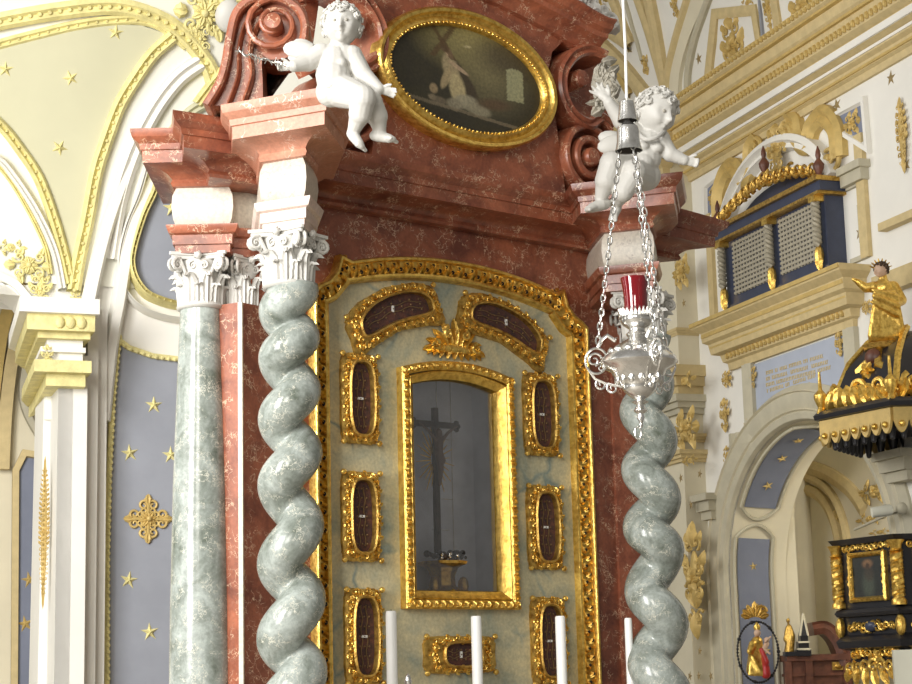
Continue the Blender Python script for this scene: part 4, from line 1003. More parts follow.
# intermediate cornice over the bay ---------------------------------
def cornice_u(F_, u0_, u1_, prof, mat, parent, name='cornice', dent=None, w=0, dmat='ochre'):
    mb = MB(); k = len(prof); o_ = [p for p in prof]
    rg = []
    for u, mit in ((u0_, -1), (u1_, 1)): rg += [F_.P(u+mit*(ww-w if ww > w else 0), v, ww) for ww, v in o_]
    mb.add(rg, [(i, (i+1) % k, k+(i+1) % k, k+i) for i in range(k)]+[tuple(range(k))[::-1], tuple(range(k, 2*k))])
    for sg, uu in ((-1, u0_), (1, u1_)):       # return ends close against the wall
        vs = [F_.P(uu+sg*(ww-w if ww > w else 0), v, ww) for ww, v in o_]+[F_.P(uu+sg*(ww-w if ww > w else 0), v, w-.02) for ww, v in o_]
        mb.add(vs, [(i, (i+1) % k, k+(i+1) % k, k+i) for i in range(k)])
    c_ = st(name, mb, mat, parent, True, .35)
    if dent:
        zd, hd, wd_, step, ww = dent; mb = MB(); n = int((u1_-u0_)/step)
        for i in range(n):
            u = u0_+(i+.5)*(u1_-u0_)/n; mb.ell(F_.P(u, zd, ww), F_.x*wd_/2, F_.z*hd/2, F_.n*.03, 6, 4)
        st('egg_row', mb, dmat, c_, True)
    return c_
z0 = 5.24
P1 = [(.0, z0-.10), (.05, z0-.10), (.06, z0-.02), (.10, z0), (.12, z0+.08), (.20, z0+.10), (.22, z0+.22), (.27, z0+.25), (.28, z0+.36), (.36, z0+.42), (.38, z0+.48), (.30, z0+.50), (0, z0+.50)]
cornice_u(W_, -1.08, 1.55, P1, 'tan', wr, dent=(z0+.05, .08, .06, .09, .12))
mb = MB()
for dz, ww in ((.17, .215), (.30, .285), (.44, .385)): mb.box(W_, -1.08-ww+.02, 1.55+ww-.02, z0+dz, z0+dz+.045, .1, ww)
st('cornice_fillet', mb, 'ochre', wr)
mb = MB().box(W_, 2.25, 6, 5.98, 6.06, 0, .10).box(W_, 2.1, 6, z0+.1, z0+.30, 0, .12); st('side_ledge', mb, 'tan', wr)
# pillar mouldings at matching heights
PL = [(-3.3, -1.95)]
def pcap(z_, h, out, mats=('tan', 'greyp')):
    mb = MB(); mb.box(W_, -3.4-out, -1.95+out, z_+h*.62, z_+h, -.2, .28+out); mb.box(W_, -3.4-out*.7, -1.95+out*.7, z_+h*.3, z_+h*.62, -.2, .28+out*.7); mb.box(W_, -3.4-out*.4, -1.95+out*.4, z_, z_+h*.3, -.2, .28+out*.4); return st('pillar_moulding', mb, mats[0], wr)
def vz(y, x=690): return W_.px(x, y, .28)[1]
pcap(vz(392), vz(352)-vz(392)-.12, .14); pcap(vz(440)+.0, .10, .08)
pcap(vz(460), .14, .09); pcap(vz(330), .09, .03); pcap(vz(411), vz(392)-vz(411), .12, ('greyp',)*2)
for b_, s_ in (((672, 372, 697, 390), 1), ((673, 407, 700, 452), 2), ((682, 455, 698, 466), 3), ((683, 520, 708, 640), 4), ((674, 255, 690, 290), 5), ((663, 420, 672, 450), 6)):
    orn(W_, b_, .30, seed=s_)
mb = MB()
def stars(F_, L, r_, w, name='star', mat='ochre', parent=wr):
    mb = MB()
    for i, (x, y) in enumerate(L): mb.star(F_, *F_.px(x, y, w), r_, .3*sin(i*2.3), w)
    return mb
for i, (x, y) in enumerate([(684, 303), (681, 478), (700, 474), (691, 505), (699, 676), (690, 676), (711, 676), (700, 651)]):
    st('star', MB().star(W_, *W_.px(x, y, .28), .06, .3*sin(i*2.3), .28), 'bronze', wr)
for i, (x, y) in enumerate([(729, 295), (837, 105), (797, 126), (762, 150), (729, 167), (860, 233), (906, 165), (891, 78), (861, 203)]):
    st('star', MB().star(W_, *W_.px(x, y, 0), .085, .3*sin(i*2.3), 0), 'bronze', wr)
# inscription field ----------------------------------------------
def q(x, y): return W_.px(x, y, .02)
L = q(745, 380)[0]; Rr_ = q(846, 340)[0]; zt_ = z0-.12
qa = math.acos(min(1, (Rr_+.17-AC)/(RO+DX-.05))); qb = math.acos(max(-1, (L-.17-AC)/(RO+DX-.05)))
ipoly = [(L, zt_), (Rr_, zt_), (Rr_, zt_-.62), (Rr_+.17, zt_-.62), (Rr_+.17, zt_-1.0)]+[(AC+(RO+DX-.05)*cos(a), SP+(RO-.05)*sin(a)) for a in [qa+(qb-qa)*i/24 for i in range(25)]]+[(L-.17, zt_-.75), (L, zt_-.75)]
st('inscription_field', MB().prism(W_, ipoly, -.1, .012), 'bluel', wr)
mb = MB()
for sg, e_ in ((-1, L), (1, Rr_)):
    pth_ = [(e_, zt_+.02), (e_, zt_-.62), (e_+sg*.17, zt_-.62), (e_+sg*.17, 4.36)] if sg > 0 else [(e_-.17, 4.40), (e_-.17, zt_-.75), (e_, zt_-.75), (e_, zt_+.02)]
    mb.sweep(W_, pth_, [(-.22, 0), (-.22, .06), (-.12, .09), (-.10, .05), (-.02, .07), (.03, .03), (.03, 0)] if sg < 0 else [(.22, 0), (.22, .06), (.12, .09), (.10, .05), (.02, .07), (-.03, .03), (-.03, 0)])
st('stepped_frame', mb, 'greyp', wr, True, .4)
mb = MB(); rnd = random.Random(11)
for row, (ya, xa, yb, xb) in enumerate(((373, 766, 355, 825), (379, 766, 361, 830), (385, 766, 367, 831), (391, 767, 375, 816), (395, 780, 383, 812))):
    a = V(q(xa, ya)); b = V(q(xb, yb)); n = int((b-a).length/.034)
    for i in range(n):
        if rnd.random() < .14: continue
        p = a.lerp(b, i/n); k = rnd.random()
        mb.box(Frame(W_.P(p.x, p.y), W_.x, W_.n), -.005, .005, -.02, .02, .012, .02)
        if k < .6: mb.box(Frame(W_.P(p.x, p.y), W_.x, W_.n), 0, .016, -.02 if k < .3 else .012, -.012 if k < .3 else .02, .012, .02)
st('inscription', mb, 'tan', wr)
for b_, s_ in (((748, 365, 757, 391), 21), ((835, 330, 845, 357), 22), ((744, 413, 760, 432), 23), ((720, 397, 730, 433), 24), ((722, 370, 732, 388), 25), ((724, 445, 730, 470), 26), ((713, 520, 722, 545), 27), ((896, 95, 908, 175), 28), ((862, 300, 872, 315), 29)):
    orn(W_, b_, .03, seed=s_)
# upper bay: window surround ------------------------------------------
def wq(x, y, w=0.0): return W_.px(x, y, w)
wl, wrr = wq(737, 300, .1)[0], wq(838, 250, .1)[0]; wb, wt = wq(741, 312, .1)[1]+.0, wq(832, 192, .1)[1]-.06
wt = 6.58; wb = 5.80
mb = MB()
for e0, e1 in ((-1.55, -1.42), (1.82, 1.97)): mb.box(W_, e0, e1, 5.8, 7.1, 0, .05)
st('tan_strip', mb, 'tan', wr)
mb = MB()
for sg, e_ in ((-1, wl-.06), (1, wrr+.12)):
    pth_ = [(e_, 5.82), (e_+sg*.30, 5.82), (e_+sg*.30, 6.0), (e_+sg*.22, 6.0), (e_+sg*.22, 6.35), (e_+sg*.34, 6.35), (e_+sg*.34, 6.6), (e_, 6.6)]
    mb.sweep(W_, pth_, [(-.025, 0), (-.025, .04), (.025, .04), (.025, 0)])
    mb.box(W_, e_ if sg > 0 else e_-.40, e_+.40 if sg > 0 else e_, 6.6, 6.72, 0, .10); mb.box(W_, e_ if sg > 0 else e_-.44, e_+.44 if sg > 0 else e_, 6.72, 6.80, 0, .14)
st('window_surround', mb, 'greyp', wr)
# white arched hood + stucco volutes
mb = MB().sweep(W_, arc(BC+.02, 6.45, 1.28, R(18), R(162), 24, .98), [(-.10, 0), (-.10, .14), (-.03, .17), (.0, .10), (.05, .12), (.08, 0)]); st('arched_hood', mb, 'white', wr, True)
mb = MB()
for sg in (-1, 1):
    cx_ = BC+sg*.55; pts = [(cx_+sg*.62*cos(t_)*1.0, 6.95+.62*sin(t_)) for t_ in [R(-10+i*11) for i in range(14)]]
    pth_ = smooth_path([(BC+sg*1.35, 6.95), (BC+sg*1.33, 7.25), (BC+sg*1.12, 7.48), (BC+sg*.88, 7.45), (BC+sg*.72, 7.28), (BC+sg*.55, 7.40), (BC+sg*.50, 7.58), (BC+sg*.34, 7.66)], 5)
    mb.sweep(W_, [tuple(p) for p in pth_], [(-.12, 0), (-.12, .07), (-.06, .12), (.0, .07), (.06, .12), (.12, .07), (.12, 0)])
    mb.spiral(W_, BC+sg*1.22, 6.98, .06, .17, 1.6, 0 if sg > 0 else PI, -sg, .03, 6, .05); mb.spiral(W_, BC+sg*.38, 7.50, .06, .17, 1.6, PI/2, sg, .03, 6, .05)
    mb.ball(W_.P(BC+sg*1.22, 6.98, .1), .05); mb.ball(W_.P(BC+sg*.38, 7.50, .1), .05)
st('scroll_pediment', mb, 'ochre', wr, True)
orn(W_, (766, 122, 788, 178), .1, seed=41); 
for b_, s_ in (((709, 178, 735, 240), 1), ((828, 103, 872, 150), 2)):
    pass
for T, O_ in (([(708, 187), (733, 168), (709, 233)], (718, 198)), ([(829, 122), (865, 101), (869, 148)], (853, 118))):
    tp_ = [wq(x, y) for x, y in T]
    st('triangular_field', MB().prism(W_, tp_, 0, .02), 'blued', wr)
    cc = V((sum(a for a, b in tp_)/3, sum(b for a, b in tp_)/3)); big = [(cc+(V(p)-cc)*1.22) for p in tp_]
    mb = MB(); ar = sum(big[i].x*big[(i+1) % 3].y-big[(i+1) % 3].x*big[i].y for i in range(3)); big = big if ar > 0 else big[::-1]
    mb.sweep(W_, [tuple(p) for p in big], [(0, 0), (0, .06), (.05, .06), (.07, .02), (.07, 0)], True); st('triangle_moulding', mb, 'white', wr)
    orn_uv(W_, cc.x, cc.y, .16, .14, .02, 5, 'ochre', wr, 5)
# main cornice
z1 = 7.62
P2 = [(0, z1), (.04, z1), (.05, z1+.07), (.09, z1+.09), (.10, z1+.16), (.15, z1+.19), (.16, z1+.24), (.24, z1+.27), (.25, z1+.36), (.33, z1+.40), (.36, z1+.55), (.42, z1+.60), (.44, z1+.70), (.52, z1+.76), (.53, z1+.84), (.30, z1+.86), (-.3, z1+.86)]
cornice_u(W_, -1.95, 8, P2, 'tan', wr, name='main_cornice', dent=(z1+.80, .07, .06, .085, .535))
mb = MB()
for i in range(110): u = -1.9+i*.085; mb.ell(W_.P(u, z1+.455, .35), W_.x*.03, W_.z*.045, W_.n*.03, 6, 4)
st('egg_row', mb, 'ochre', wr, True)
mb = MB().box(W_, -1.95, 8, z1+.70, z1+.725, .05, .50); mb.box(W_, -1.95, 8, z1+.545, z1+.575, .05, .40); mb.box(W_, -1.95, 8, z1+.095, z1+.12, .05, .115); st('cornice_fillet', mb, 'ochre', wr)
mb = MB().box(W_, -1.95, 8, z1+.27, z1+.345, .05, .265); mb.box(W_, -1.95, 8, z1+.205, z1+.235, .05, .17); st('cornice_fillet', mb, 'white', wr)
cornice_u(W_, -3.4, -2.05, [(a+.28, b) for a, b in P2], 'tan', wr, w=.28)
cornice_u(W_, -9, -4.0, [(a-.4, b) for a, b in P2], 'tan', wr, w=-.4)
mb = MB().box(W_, -3.42, -1.93, 8.2, 8.46, -.3, .3); st('pillar_block', mb, 'tan', wr)
# --- oratory window box
ob_ = thing('oratory_window', W_.P(BC, wb, .1), 'dark blue oratory box window with beige lattice and gilded carved pediment on the right wall', 'window box')
MB().box(W_, wl, wrr, wb, wt, -.02, .22).build('case', 'indigo', ob_, False)
mw = (wrr-wl)
mb = MB()
for a, b in ((.09, .47), (.57, .93)):
    u0_, u1_ = wl+mw*a, wl+mw*b; v0_, v1_ = wb+.10, wt-.06
    n = 12
    for i in range(n): 
        u = u0_+(u1_-u0_)*(i+.5)/n; mb.box(W_, u-.014, u+.014, v0_, v1_, .222, .236)
    n = 12
    for i in range(n): v = v0_+(v1_-v0_)*(i+.5)/n; mb.box(W_, u0_, u1_, v-.014, v+.014, .226, .242)
mb.build('lattice', 'lattice', ob_, False)
for a in (.015, .515, .965):
    u = wl+mw*a; mb = MB()
    for ph in (0, PI):
        mb.tube([W_.P(u+.028*cos(t*.7+ph), wb+.22+(wt-wb-.30)*t/40, .29+.028*sin(t*.7+ph)) for t in range(41)], .024, 6)
    c_ = mb.build('twisted_colonnette', 'lattice', ob_)
    mb = MB(); mb.ell(W_.P(u, wb+.12, .28), W_.x*.05, W_.n*.05, Z*.12, 8, 6); mb.leaf(W_, u, wb-.04, .27, .2, .09, PI/2, .05); mb.box(W_, u-.06, u+.06, wt-.09, wt-.03, .2, .34); mb.ball(W_.P(u, wt-.02, .29), .05)
    mb.build('bracket', 'gold', c_)
mb = MB().box(W_, wl-.10, wrr+.10, wt, wt+.10, -.02, .33); mb.box(W_, wl-.05, wrr+.05, wb-.06, wb, -.02, .25); mb.build('frieze', 'indigo', ob_, False)
mb = MB().box(W_, wl-.12, wrr+.12, wt+.10, wt+.15, -.02, .38); mb.box(W_, wl-.07, wrr+.07, wt-.03, wt+.0, -.02, .34); mb.build('gilded_ledge', 'goldd', ob_, False)
mb = MB()
cw = (wl+wrr)/2
mb.prism(W_, [(cw-mw*.42, wt+.15)]+arc(cw, wt+.15, mw*.42, PI, 0, 16, .28)+[(cw+mw*.42, wt+.15)], .0, .10); mb.build('tympanum', 'indigo', ob_, False)
mb = MB(); rnd = random.Random(2)
for i in range(15):
    t = -1+2*i/14; u = cw+t*mw*.46; v = wt+.26+.16*(1-t*t); sg = 1 if t > 0 else -1
    mb.spiral(W_, u, v, .30, .09, 1.4, rnd.uniform(0, 6), sg, .02, 5, .02); mb.leaf(W_, u, v-.06, .28, .2, .1, PI/2+sg*.8, .05, .7)
mb.build('gilded_carving', 'goldd', ob_)
mb = MB()
for u, v in ((wl-.02, wt+.15), (cw, wt+.48), (wrr+.02, wt+.15)): mb.lathe(W_.P(u, 0, .28), [(.05, v), (.03, v+.04), (.055, v+.10), (.06, v+.14), (.02, v+.2), (.03, v+.24), (.025, v+.28), (.005, v+.34)], 12)
mb.build('urn_finial', 'wood', ob_)
# --- vault above the right wall
VR = 5.0; VB = z1+.86
def vr(u, ph): return W_.P(u, VB+VR*sin(ph), VR-VR*cos(ph)-.1)
mb = MB(); mb.grid(lambda a, b: vr(-14+26*a, PI*.5*b), 40, 24); ceil = st('ceiling', mb, 'white', None, True, 3)
def onV(x, y):
    d = ray(x, y); O2 = W_.P(0, VB, VR-.1)
    oc = EYE-O2; a = d.dot(W_.n)**2+d.z**2; b = 2*(oc.dot(W_.n)*d.dot(W_.n)+oc.z*d.z); c_ = oc.dot(W_.n)**2+oc.z**2-VR*VR
    D = b*b-4*a*c_; 
    if D < 0: return None
    t = (-b+math.sqrt(D))/(2*a); p = EYE+d*t
    s_ = (p-W_.o).dot(W_.x); ph = math.atan2(p.z-VB, -(p-O2).dot(W_.n)); return s_, ph
def vband(pts, wd, h, mat, parent=ceil, name='vault_band', closed=False, k=5, raw=False):
    L = [q_ for q_ in (onV(x, y) for x, y in pts) if q_]; L = [(a, b*VR) for a, b in L]
    L = L if raw else [tuple(p) for p in smooth_path(L, k, closed)]
    mb = MB(); P = [V(p) for p in L]; n = len(P); vs = []
    prof = [(-wd/2, -.02), (-wd/2, h), (-wd*.2, h*1.5), (wd*.2, h*1.5), (wd/2, h), (wd/2, -.02)]; kk = len(prof)
    for i in range(n):
        a = P[i]-P[i-1] if (i or closed) else P[1]-P[0]; b = (P[(i+1) % n]-P[i]) if (i < n-1 or closed) else P[-1]-P[-2]
        a = a.normalized(); b = b.normalized(); na = V((-a.y, a.x)); nb = V((-b.y, b.x)); mm = (na+nb)/max(.4, 1+na.dot(nb))
        for d_, hh in prof:
            s_, ar = P[i].x+mm.x*d_, P[i].y+mm.y*d_; ph = ar/VR; c0_ = vr(s_, ph); inn = (W_.n*cos(ph)-Z*sin(ph)); vs.append(c0_+inn*hh)
    fs = [(j*kk+i, j*kk+(i+1) % kk, ((j+1) % n)*kk+(i+1) % kk, ((j+1) % n)*kk+i) for j in range(n if closed else n-1) for i in range(kk)]
    mb.add(vs, fs); return st(name, mb, mat, parent, True, .5)
def vframe(x, y):
    s_, ph = onV(x, y); c0_ = vr(s_, ph); inn = (W_.n*cos(ph)-Z*sin(ph)); return Frame(c0_, W_.x, inn, Z*cos(ph)+W_.n*sin(ph))
# trapezoid panels with bouquets
for Pn, bq in (([(707, 96), (716, 14), (755, 10), (763, 60)], (734, 48)), ([(782, 47), (774, -8), (838, -30), (850, 8)], (804, 8)), ):
    vband(Pn, .13, .03, 'tan', closed=True, raw=True, name='panel_border')
    f_ = vframe(*bq); orn_uv(f_, 0, 0, .30, .42, .0, 14, 'ochre', ceil, int(bq[0]), 'bouquet')
for L in ([(698, 108), (766, 66)], [(766, 66), (760, 0), (758, -20)], [(778, 58), (850, 16)]): vband(L, .03, .02, 'blue', raw=True, name='blue_line')
orn_uv(vframe(768, 8), 0, 0, .10, .3, 0, 6, 'ochre', ceil, 9); orn_uv(vframe(748, 2), 0, 0, .22, .07, 0, 6, 'ochre', ceil, 10)
for i, (x, y) in enumerate(((699, 59), (770, 44), (735, 92), (814, 42))): st('star', MB().star(vframe(x, y), 0, 0, .09, i, 0), 'bronze', ceil)
# ribs
vband([(676, 104), (678, 70), (686, 35), (700, 0), (708, -15)], .30, .06, 'creamw'); vband([(672, 108), (674, 74), (682, 38), (693, 0), (697, -15)], .13, .09, 'tan')
vband([(690, 112), (690, 75), (697, 38), (710, 0), (716, -15)], .10, .05, 'greyp')
vband([(672, 104), (664, 66), (652, 0), (650, -20)], .2, .07, 'tan'); vband([(668, 96), (656, 50), (640, 0), (634, -20)], .16, .05, 'tan')
vband([(566, 0), (600, 22), (633, 44)], .22, .06, 'tan'); vband([(612, -8), (622, 18), (633, 44)], .16, .06, 'tan')
vband([(604, 44), (622, 62), (640, 84), (655, 104)], .22, .08, 'tan'); vband([(590, 30), (612, 60), (632, 96)], .12, .05, 'ochre')
vband([(626, 0), (634, 28), (643, 60)], .05, .03, 'greyp'); orn_uv(vframe(646, 65), 0, 0, .12, .14, 0, 5, 'ochre', ceil, 77)
orn_uv(vframe(598, 4), 0, 0, .35, .25, 0, 9, 'ochre', ceil, 78); orn_uv(vframe(676, 8), 0, 0, .12, .14, 0, 5, 'ochre', ceil, 79)
# ================================================================== PULPIT
def hexa(cx, cy, r, rot, n=6): return [(cx+r*cos(rot+2*PI*i/n), cy+r*sin(rot+2*PI*i/n)) for i in range(n)]
DP = 17.6
pc = pd(925, 600, DP); hx = math.atan2(-r0.y, -r0.x)
s2 = DP/FPX
def pz(y, x=932): return pd(x, y, DP).z
pr = 90*s2
pu = thing('pulpit', (pc.x, pc.y, 0), 'black pulpit with gilded carvings and a painted saint panel at the right edge', 'pulpit')
ztop, zm, zb1, zb2, zlow = pz(538), pz(612), pz(640), pz(654), pz(676)
mb = MB(); H1 = hexa(pc.x, pc.y, pr*.92, hx)
mb.ringprof(H1, [(0, zb1), (0, ztop-.06), (.05, ztop-.05), (.09, ztop), (.0, ztop)]); mb.ringprof(H1, [(0, zm-.04), (.05, zm-.03), (.07, zm), (.05, zm+.03), (0, zm+.05)])
mb.ringprof(H1, [(-.02, zb1-.08), (.05, zb1-.06), (.07, zb1), (.03, zb1+.04), (0, zb1+.06)]); mb.ringprof(hexa(pc.x, pc.y, pr*.86, hx), [(0, zb2-.12), (0, zb1-.05)])
mb.build('basket', 'black', pu, ang=.4)
mb = MB().ringprof(hexa(pc.x, pc.y, pr*.5, hx), [(-.3, 0), (-.3, zlow-.6), (.05, zlow-.2), (.28, zlow+.05), (.3, zb2-.1)]); mb.build('corbel', 'creamw', pu)
for i in range(6):
    a = V(H1[i]); b = V(H1[(i+1) % 6]); mid = (a+b)/2; out = (mid-V((pc.x, pc.y))).normalized()
    if out.dot(V((f0.x, f0.y))) > .3: continue
    F_ = Frame((mid.x, mid.y, 0), (-out.y, out.x, 0), (out.x, out.y, 0)); hw = (b-a).length/2
    if abs(F_.x.dot(r0)+1) < .7: F_ = Frame(F_.o, -F_.x, F_.n)
    # painted panel with gilt frame
    l, r_, bt, tp_ = -hw*.64, hw*.64, zm+.10, ztop-.13
    mb = MB().sweep(F_, [(l, bt), (r_, bt), (r_, tp_), (l, tp_)], [(0, 0), (0, .035), (.02, .05), (.045, .02), (.045, 0)], True)
    for k in range(9):
        for uu in (l+.02, r_-.02): mb.spiral(F_, uu, bt+(tp_-bt)*(k+.5)/9, .03, .03, 1.2, k, 1 if k % 2 else -1, .01, 5)
    mb.build('gilt_frame', 'gold', pu)
    cc = F_.P(0, (bt+tp_)/2)
    def pf(p, F_=F_, cc=cc, hh=(tp_-bt)/2, hw2=r_):
        d = p-cc; u, v = d.dot(F_.x)/hw2, d.z/hh; c = (.018, .022, .020)
        c = lerp(c, (.06, .075, .055), ell_m(u, v, 0, -.3, .30, .55, 0, .4)); c = lerp(c, (.05, .03, .02), ell_m(u, v, .05, .1, .25, .3, .2, .3)*.6)
        c = lerp(c, (.22, .12, .06), ell_m(u, v, 0, .52, .26, .17, 0, .3)); c = lerp(c, (.05, .03, .02), ell_m(u, v, 0, .42, .12, .12, 0, .3)); return c
    mb = MB(); mb.grid(lambda a_, b_: F_.P(l*.96+(r_-l)*.96*a_, bt+(tp_-bt)*b_, .012), 24, 40); mb.build('painted_panel', 'paint', pu, paint=pf)
    mb = MB()
    for k in range(10):
        mb.spiral(F_, -hw*.72+1.44*hw*k/9, ztop-.085, .03, .035, 1.3, k*2, 1 if k % 2 else -1, .011, 5); mb.spiral(F_, -hw*.7+1.4*hw*k/9, (zb1+zm)/2-.0, .02, .055 if 2 < k < 7 else .04, 1.3, k*1.3, 1 if k % 2 else -1, .014, 5)
        mb.spiral(F_, -hw*.75+1.5*hw*k/9, (zb1+zb2)/2-.05, -.02, .05, 1.3, k*1.7, 1 if k % 2 else -1, .014, 5)
        mb.leaf(F_, -hw*.8+1.6*hw*k/9, (zb1+zb2)/2-.05, -.03, .11, .05, k, .03)
    mb.build('gilded_carving', 'gold', pu)
    mb = MB(); mb.ell(F_.P(0, (zb1+zm)/2, .02), F_.x*.08, Z*.05, F_.n*.03); mb.build('medallion', 'indigo', pu)
    mb = MB()          # hanging scroll apron under the basket
    for k in range(7):
        u = -hw*.8+1.6*hw*k/6; dz = .06*abs(k-3)/3
        mb.spiral(F_, u, zb2-.10-dz*.2, .02, .07, 1.4, k*2.2, 1 if k % 2 else -1, .02, 6); mb.leaf(F_, u, zb2-.12, .01, .2-dz, .08, -PI/2+(k-3)*.25, .04, .5)
    mb.build('scroll_apron', 'gold', pu)
for i in range(6):
    p = V(H1[i]); out = (p-V((pc.x, pc.y))).normalized()
    if out.dot(V((f0.x, f0.y))) > .6: continue
    q_ = p+out*.03; mb = MB()
    for ph in (0, PI): mb.tube([(q_.x+.032*cos(t*.75+ph), q_.y+.032*sin(t*.75+ph), zm+.12+(ztop-.16-zm-.12)*t/50) for t in range(51)], .032, 6)
    mb.lathe((q_.x, q_.y, 0), [(.07, ztop-.15), (.05, ztop-.13), (.06, ztop-.09), (.085, ztop-.05)], 12); mb.lathe((q_.x, q_.y, 0), [(.07, zm+.05), (.07, zm+.09), (.045, zm+.12)], 12); mb.ell((q_.x, q_.y, (zm+zb1)/2), V((.05, 0, 0)), V((0, .05, 0)), Z*.10)
    mb.build('twisted_colonnette', 'gold', pu)
# canopy
cc_ = pd(924, 430, DP); cr_ = 109*s2
ca = thing('pulpit_canopy', (cc_.x, cc_.y, pz(430)), 'dark gilded pulpit canopy with a scalloped gold fringe, under the golden statue', 'canopy')
def cz(y): return pd(934, y, DP).z
z_e = cz(413)
H2 = hexa(cc_.x, cc_.y, cr_*.93, hx)
mb = MB().ringprof(H2, [(.02, z_e-.05), (.06, z_e-.04), (.07, z_e), (.03, z_e+.04), (0, z_e+.05)]); mb.build('rim', 'black', ca, ang=.4)
mb = MB().ringprof(H2, [(-.02, z_e-.02), (-.06, z_e+.02), (-.12, z_e+.22), (-.20, z_e+.42), (-.36, z_e+.62), (-.56, z_e+.74), (-.62, z_e+.76)]); mb.build('dome', 'black', ca, ang=.4)
mf = MB(); mc = MB(); mt_ = MB(); ms_ = MB()
for i in range(6):
    a = V(H2[i]); b = V(H2[(i+1) % 6]); mid = (a+b)/2; out = (mid-V((cc_.x, cc_.y))).normalized(); hw = (b-a).length/2
    F_ = Frame((mid.x, mid.y, 0), (-out.y, out.x, 0), (out.x, out.y, 0))
    n = 7; pl = [(-hw, z_e-.05)]; 
    pl = [(hw, z_e-.05), (-hw, z_e-.05), (-hw, z_e-.17)]
    for k in range(n):
        for j in range(1, 8): pl.append((-hw+2*hw*(k+j/8)/n, z_e-.17-.11*sin(PI*j/8)**.8))
        pl.append((-hw+2*hw*(k+1)/n, z_e-.16))
    mf.prism(F_, pl, .0, .03)
    for k in range(n): mt_.ball(F_.P(-hw+2*hw*(k+.5)/n, z_e-.20, .04), .03, 8, 6)
    for k in range(7):
        u = -hw*.85+1.7*hw*k/6; big = k in (1, 3, 5)
        mc.spiral(F_, u, z_e+.13+(.05 if big else 0), -.04, .10 if big else .07, 1.5, k*2, 1 if k % 2 else -1, .03, 6, .02); mc.leaf(F_, u, z_e+.03, -.03, .22, .12, PI/2+(k-3)*.2, .06, .5)
    for k in (-1, 1):      # garland on the dome face
        mc.tube([F_.P(k*hw*.5*t/5*1.1, z_e+.62-.16*sin(PI*t/5)-.03*t, -.36+.14*sin(PI*t/5)) for t in range(6)], [.035, .045, .06, .06, .045, .035], 6)
    MB().ell(F_.P(0, z_e+.50, -.25), F_.x*.10, Z*.09, F_.n*.06, 10, 6).build('cartouche', 'wood', ca)
    for k in range(6): mc.leaf(F_, 0, z_e+.36, -.17, .10, .06, k*PI/3, .04)
    mc.tube([(a.x+(cc_.x-a.x)*t, a.y+(cc_.y-a.y)*t, z_e+.06+h_) for t, h_ in ((.1, .0), (.2, .22), (.3, .42), (.5, .62), (.66, .72))], .035, 6)
    mc.lathe((a.x, a.y, 0), [(.05, z_e+.02), (.03, z_e+.08), (.065, z_e+.16), (.065, z_e+.2), (.02, z_e+.25), (.012, z_e+.42)], 10)
mf.build('scalloped_fringe', 'ochre', ca, also=[(mt_, 'gold')]); mc.build('gilded_carving', 'gold', ca);
MB().ringprof(hexa(cc_.x, cc_.y, cr_*.80, hx), [(0, z_e-.14), (0, z_e-.04)]).build('soffit', 'black', ca)
mb = MB()
H3 = hexa(cc_.x, cc_.y, cr_*.84, hx)
for i in range(6):
    a = V(H3[i]); b = V(H3[(i+1) % 6]); n = 7
    for k in range(n):
        p = a.lerp(b, (k+.5)/n); mb.cone((p.x, p.y, z_e-.12), .055, (p.x, p.y, z_e-.30), .025)
mb.build('dark_tassels', 'black', ca)
# bracket holding the canopy to the wall
wp = W_.P((V((cc_.x, cc_.y, 0))-W_.o).dot(W_.x), z_e+.05, .1)
MB().tube([(cc_.x, cc_.y, z_e+.05), wp], .05, 8).build('wall_arm', 'black', ca)
wp2 = W_.P((V((pc.x, pc.y, 0))-W_.o).dot(W_.x), zm, .1)
# golden statue
GS = C3(DP-.0); root = thing('golden_statue', GS(882, 343), 'golden robed statue with dark hair standing on top of the pulpit canopy', 'statue')
b_ = MB(); kx = s2
def gc(p, ra, q_, rb): b_.cone(GS(*p), ra*kx, GS(*q_), rb*kx)
gc((884, 288), 9, (885, 300), 11); gc((885, 300), 12, (888, 322), 12); gc((880, 322), 9, (876, 338), 7); gc((892, 322), 10, (900, 338), 8); gc((884, 310, .05), 9, (878, 330, .08), 7)
gc((874, 287), 6, (866, 288), 5); gc((866, 288), 5, (858, 282), 3.5); gc((858, 282), 3, (853, 279), 2)
gc((893, 287), 6.5, (901, 300), 6); gc((901, 300), 6, (893, 306, .15), 4); gc((883, 276), 4, (883, 284), 6)
for i in range(9): gc((876+i*2.4, 292, .12), 2.2, (870+i*3.8, 336, .17), 2.6)
for i in range(5): gc((873+i*2, 290+i*4, .16), 2, (898+i*.5, 296+i*5, .16), 2)
for i in range(10): u_ = 870+i*3; gc((878+i*1.6, 300, .10), 1.2, (u_, 340, .16), 2.2)
gc((874, 296, .2), 2.5, (898, 306, .2), 3); gc((872, 302, .2), 2, (896, 314, .2), 3); gc((898, 308, .18), 3, (902, 334, .14), 4)
remesh(b_, 'robe', 'gold', root, .014, 1)
hc = GS(881, 270); fz = (-f0*.5-r0*.8-Z*.1).normalized(); b2 = MB(); head(b2, hc, 7.6*kx, Z.cross(fz), Z, fz); b2.build('face', 'flesh', root)
mb = curls(hc, 7.8*kx, Z.cross(fz), Z, fz, 9, 60); mb.build('hair', 'hair', root)
mb = MB()
for i in range(8): a = R(20+i*20); mb.tube([hc+(r0*cos(a)+Z*sin(a))*7*kx, hc+(r0*cos(a)+Z*sin(a))*12*kx], [.012, .004], 4)
mb.build('halo_rays', 'goldd', root)
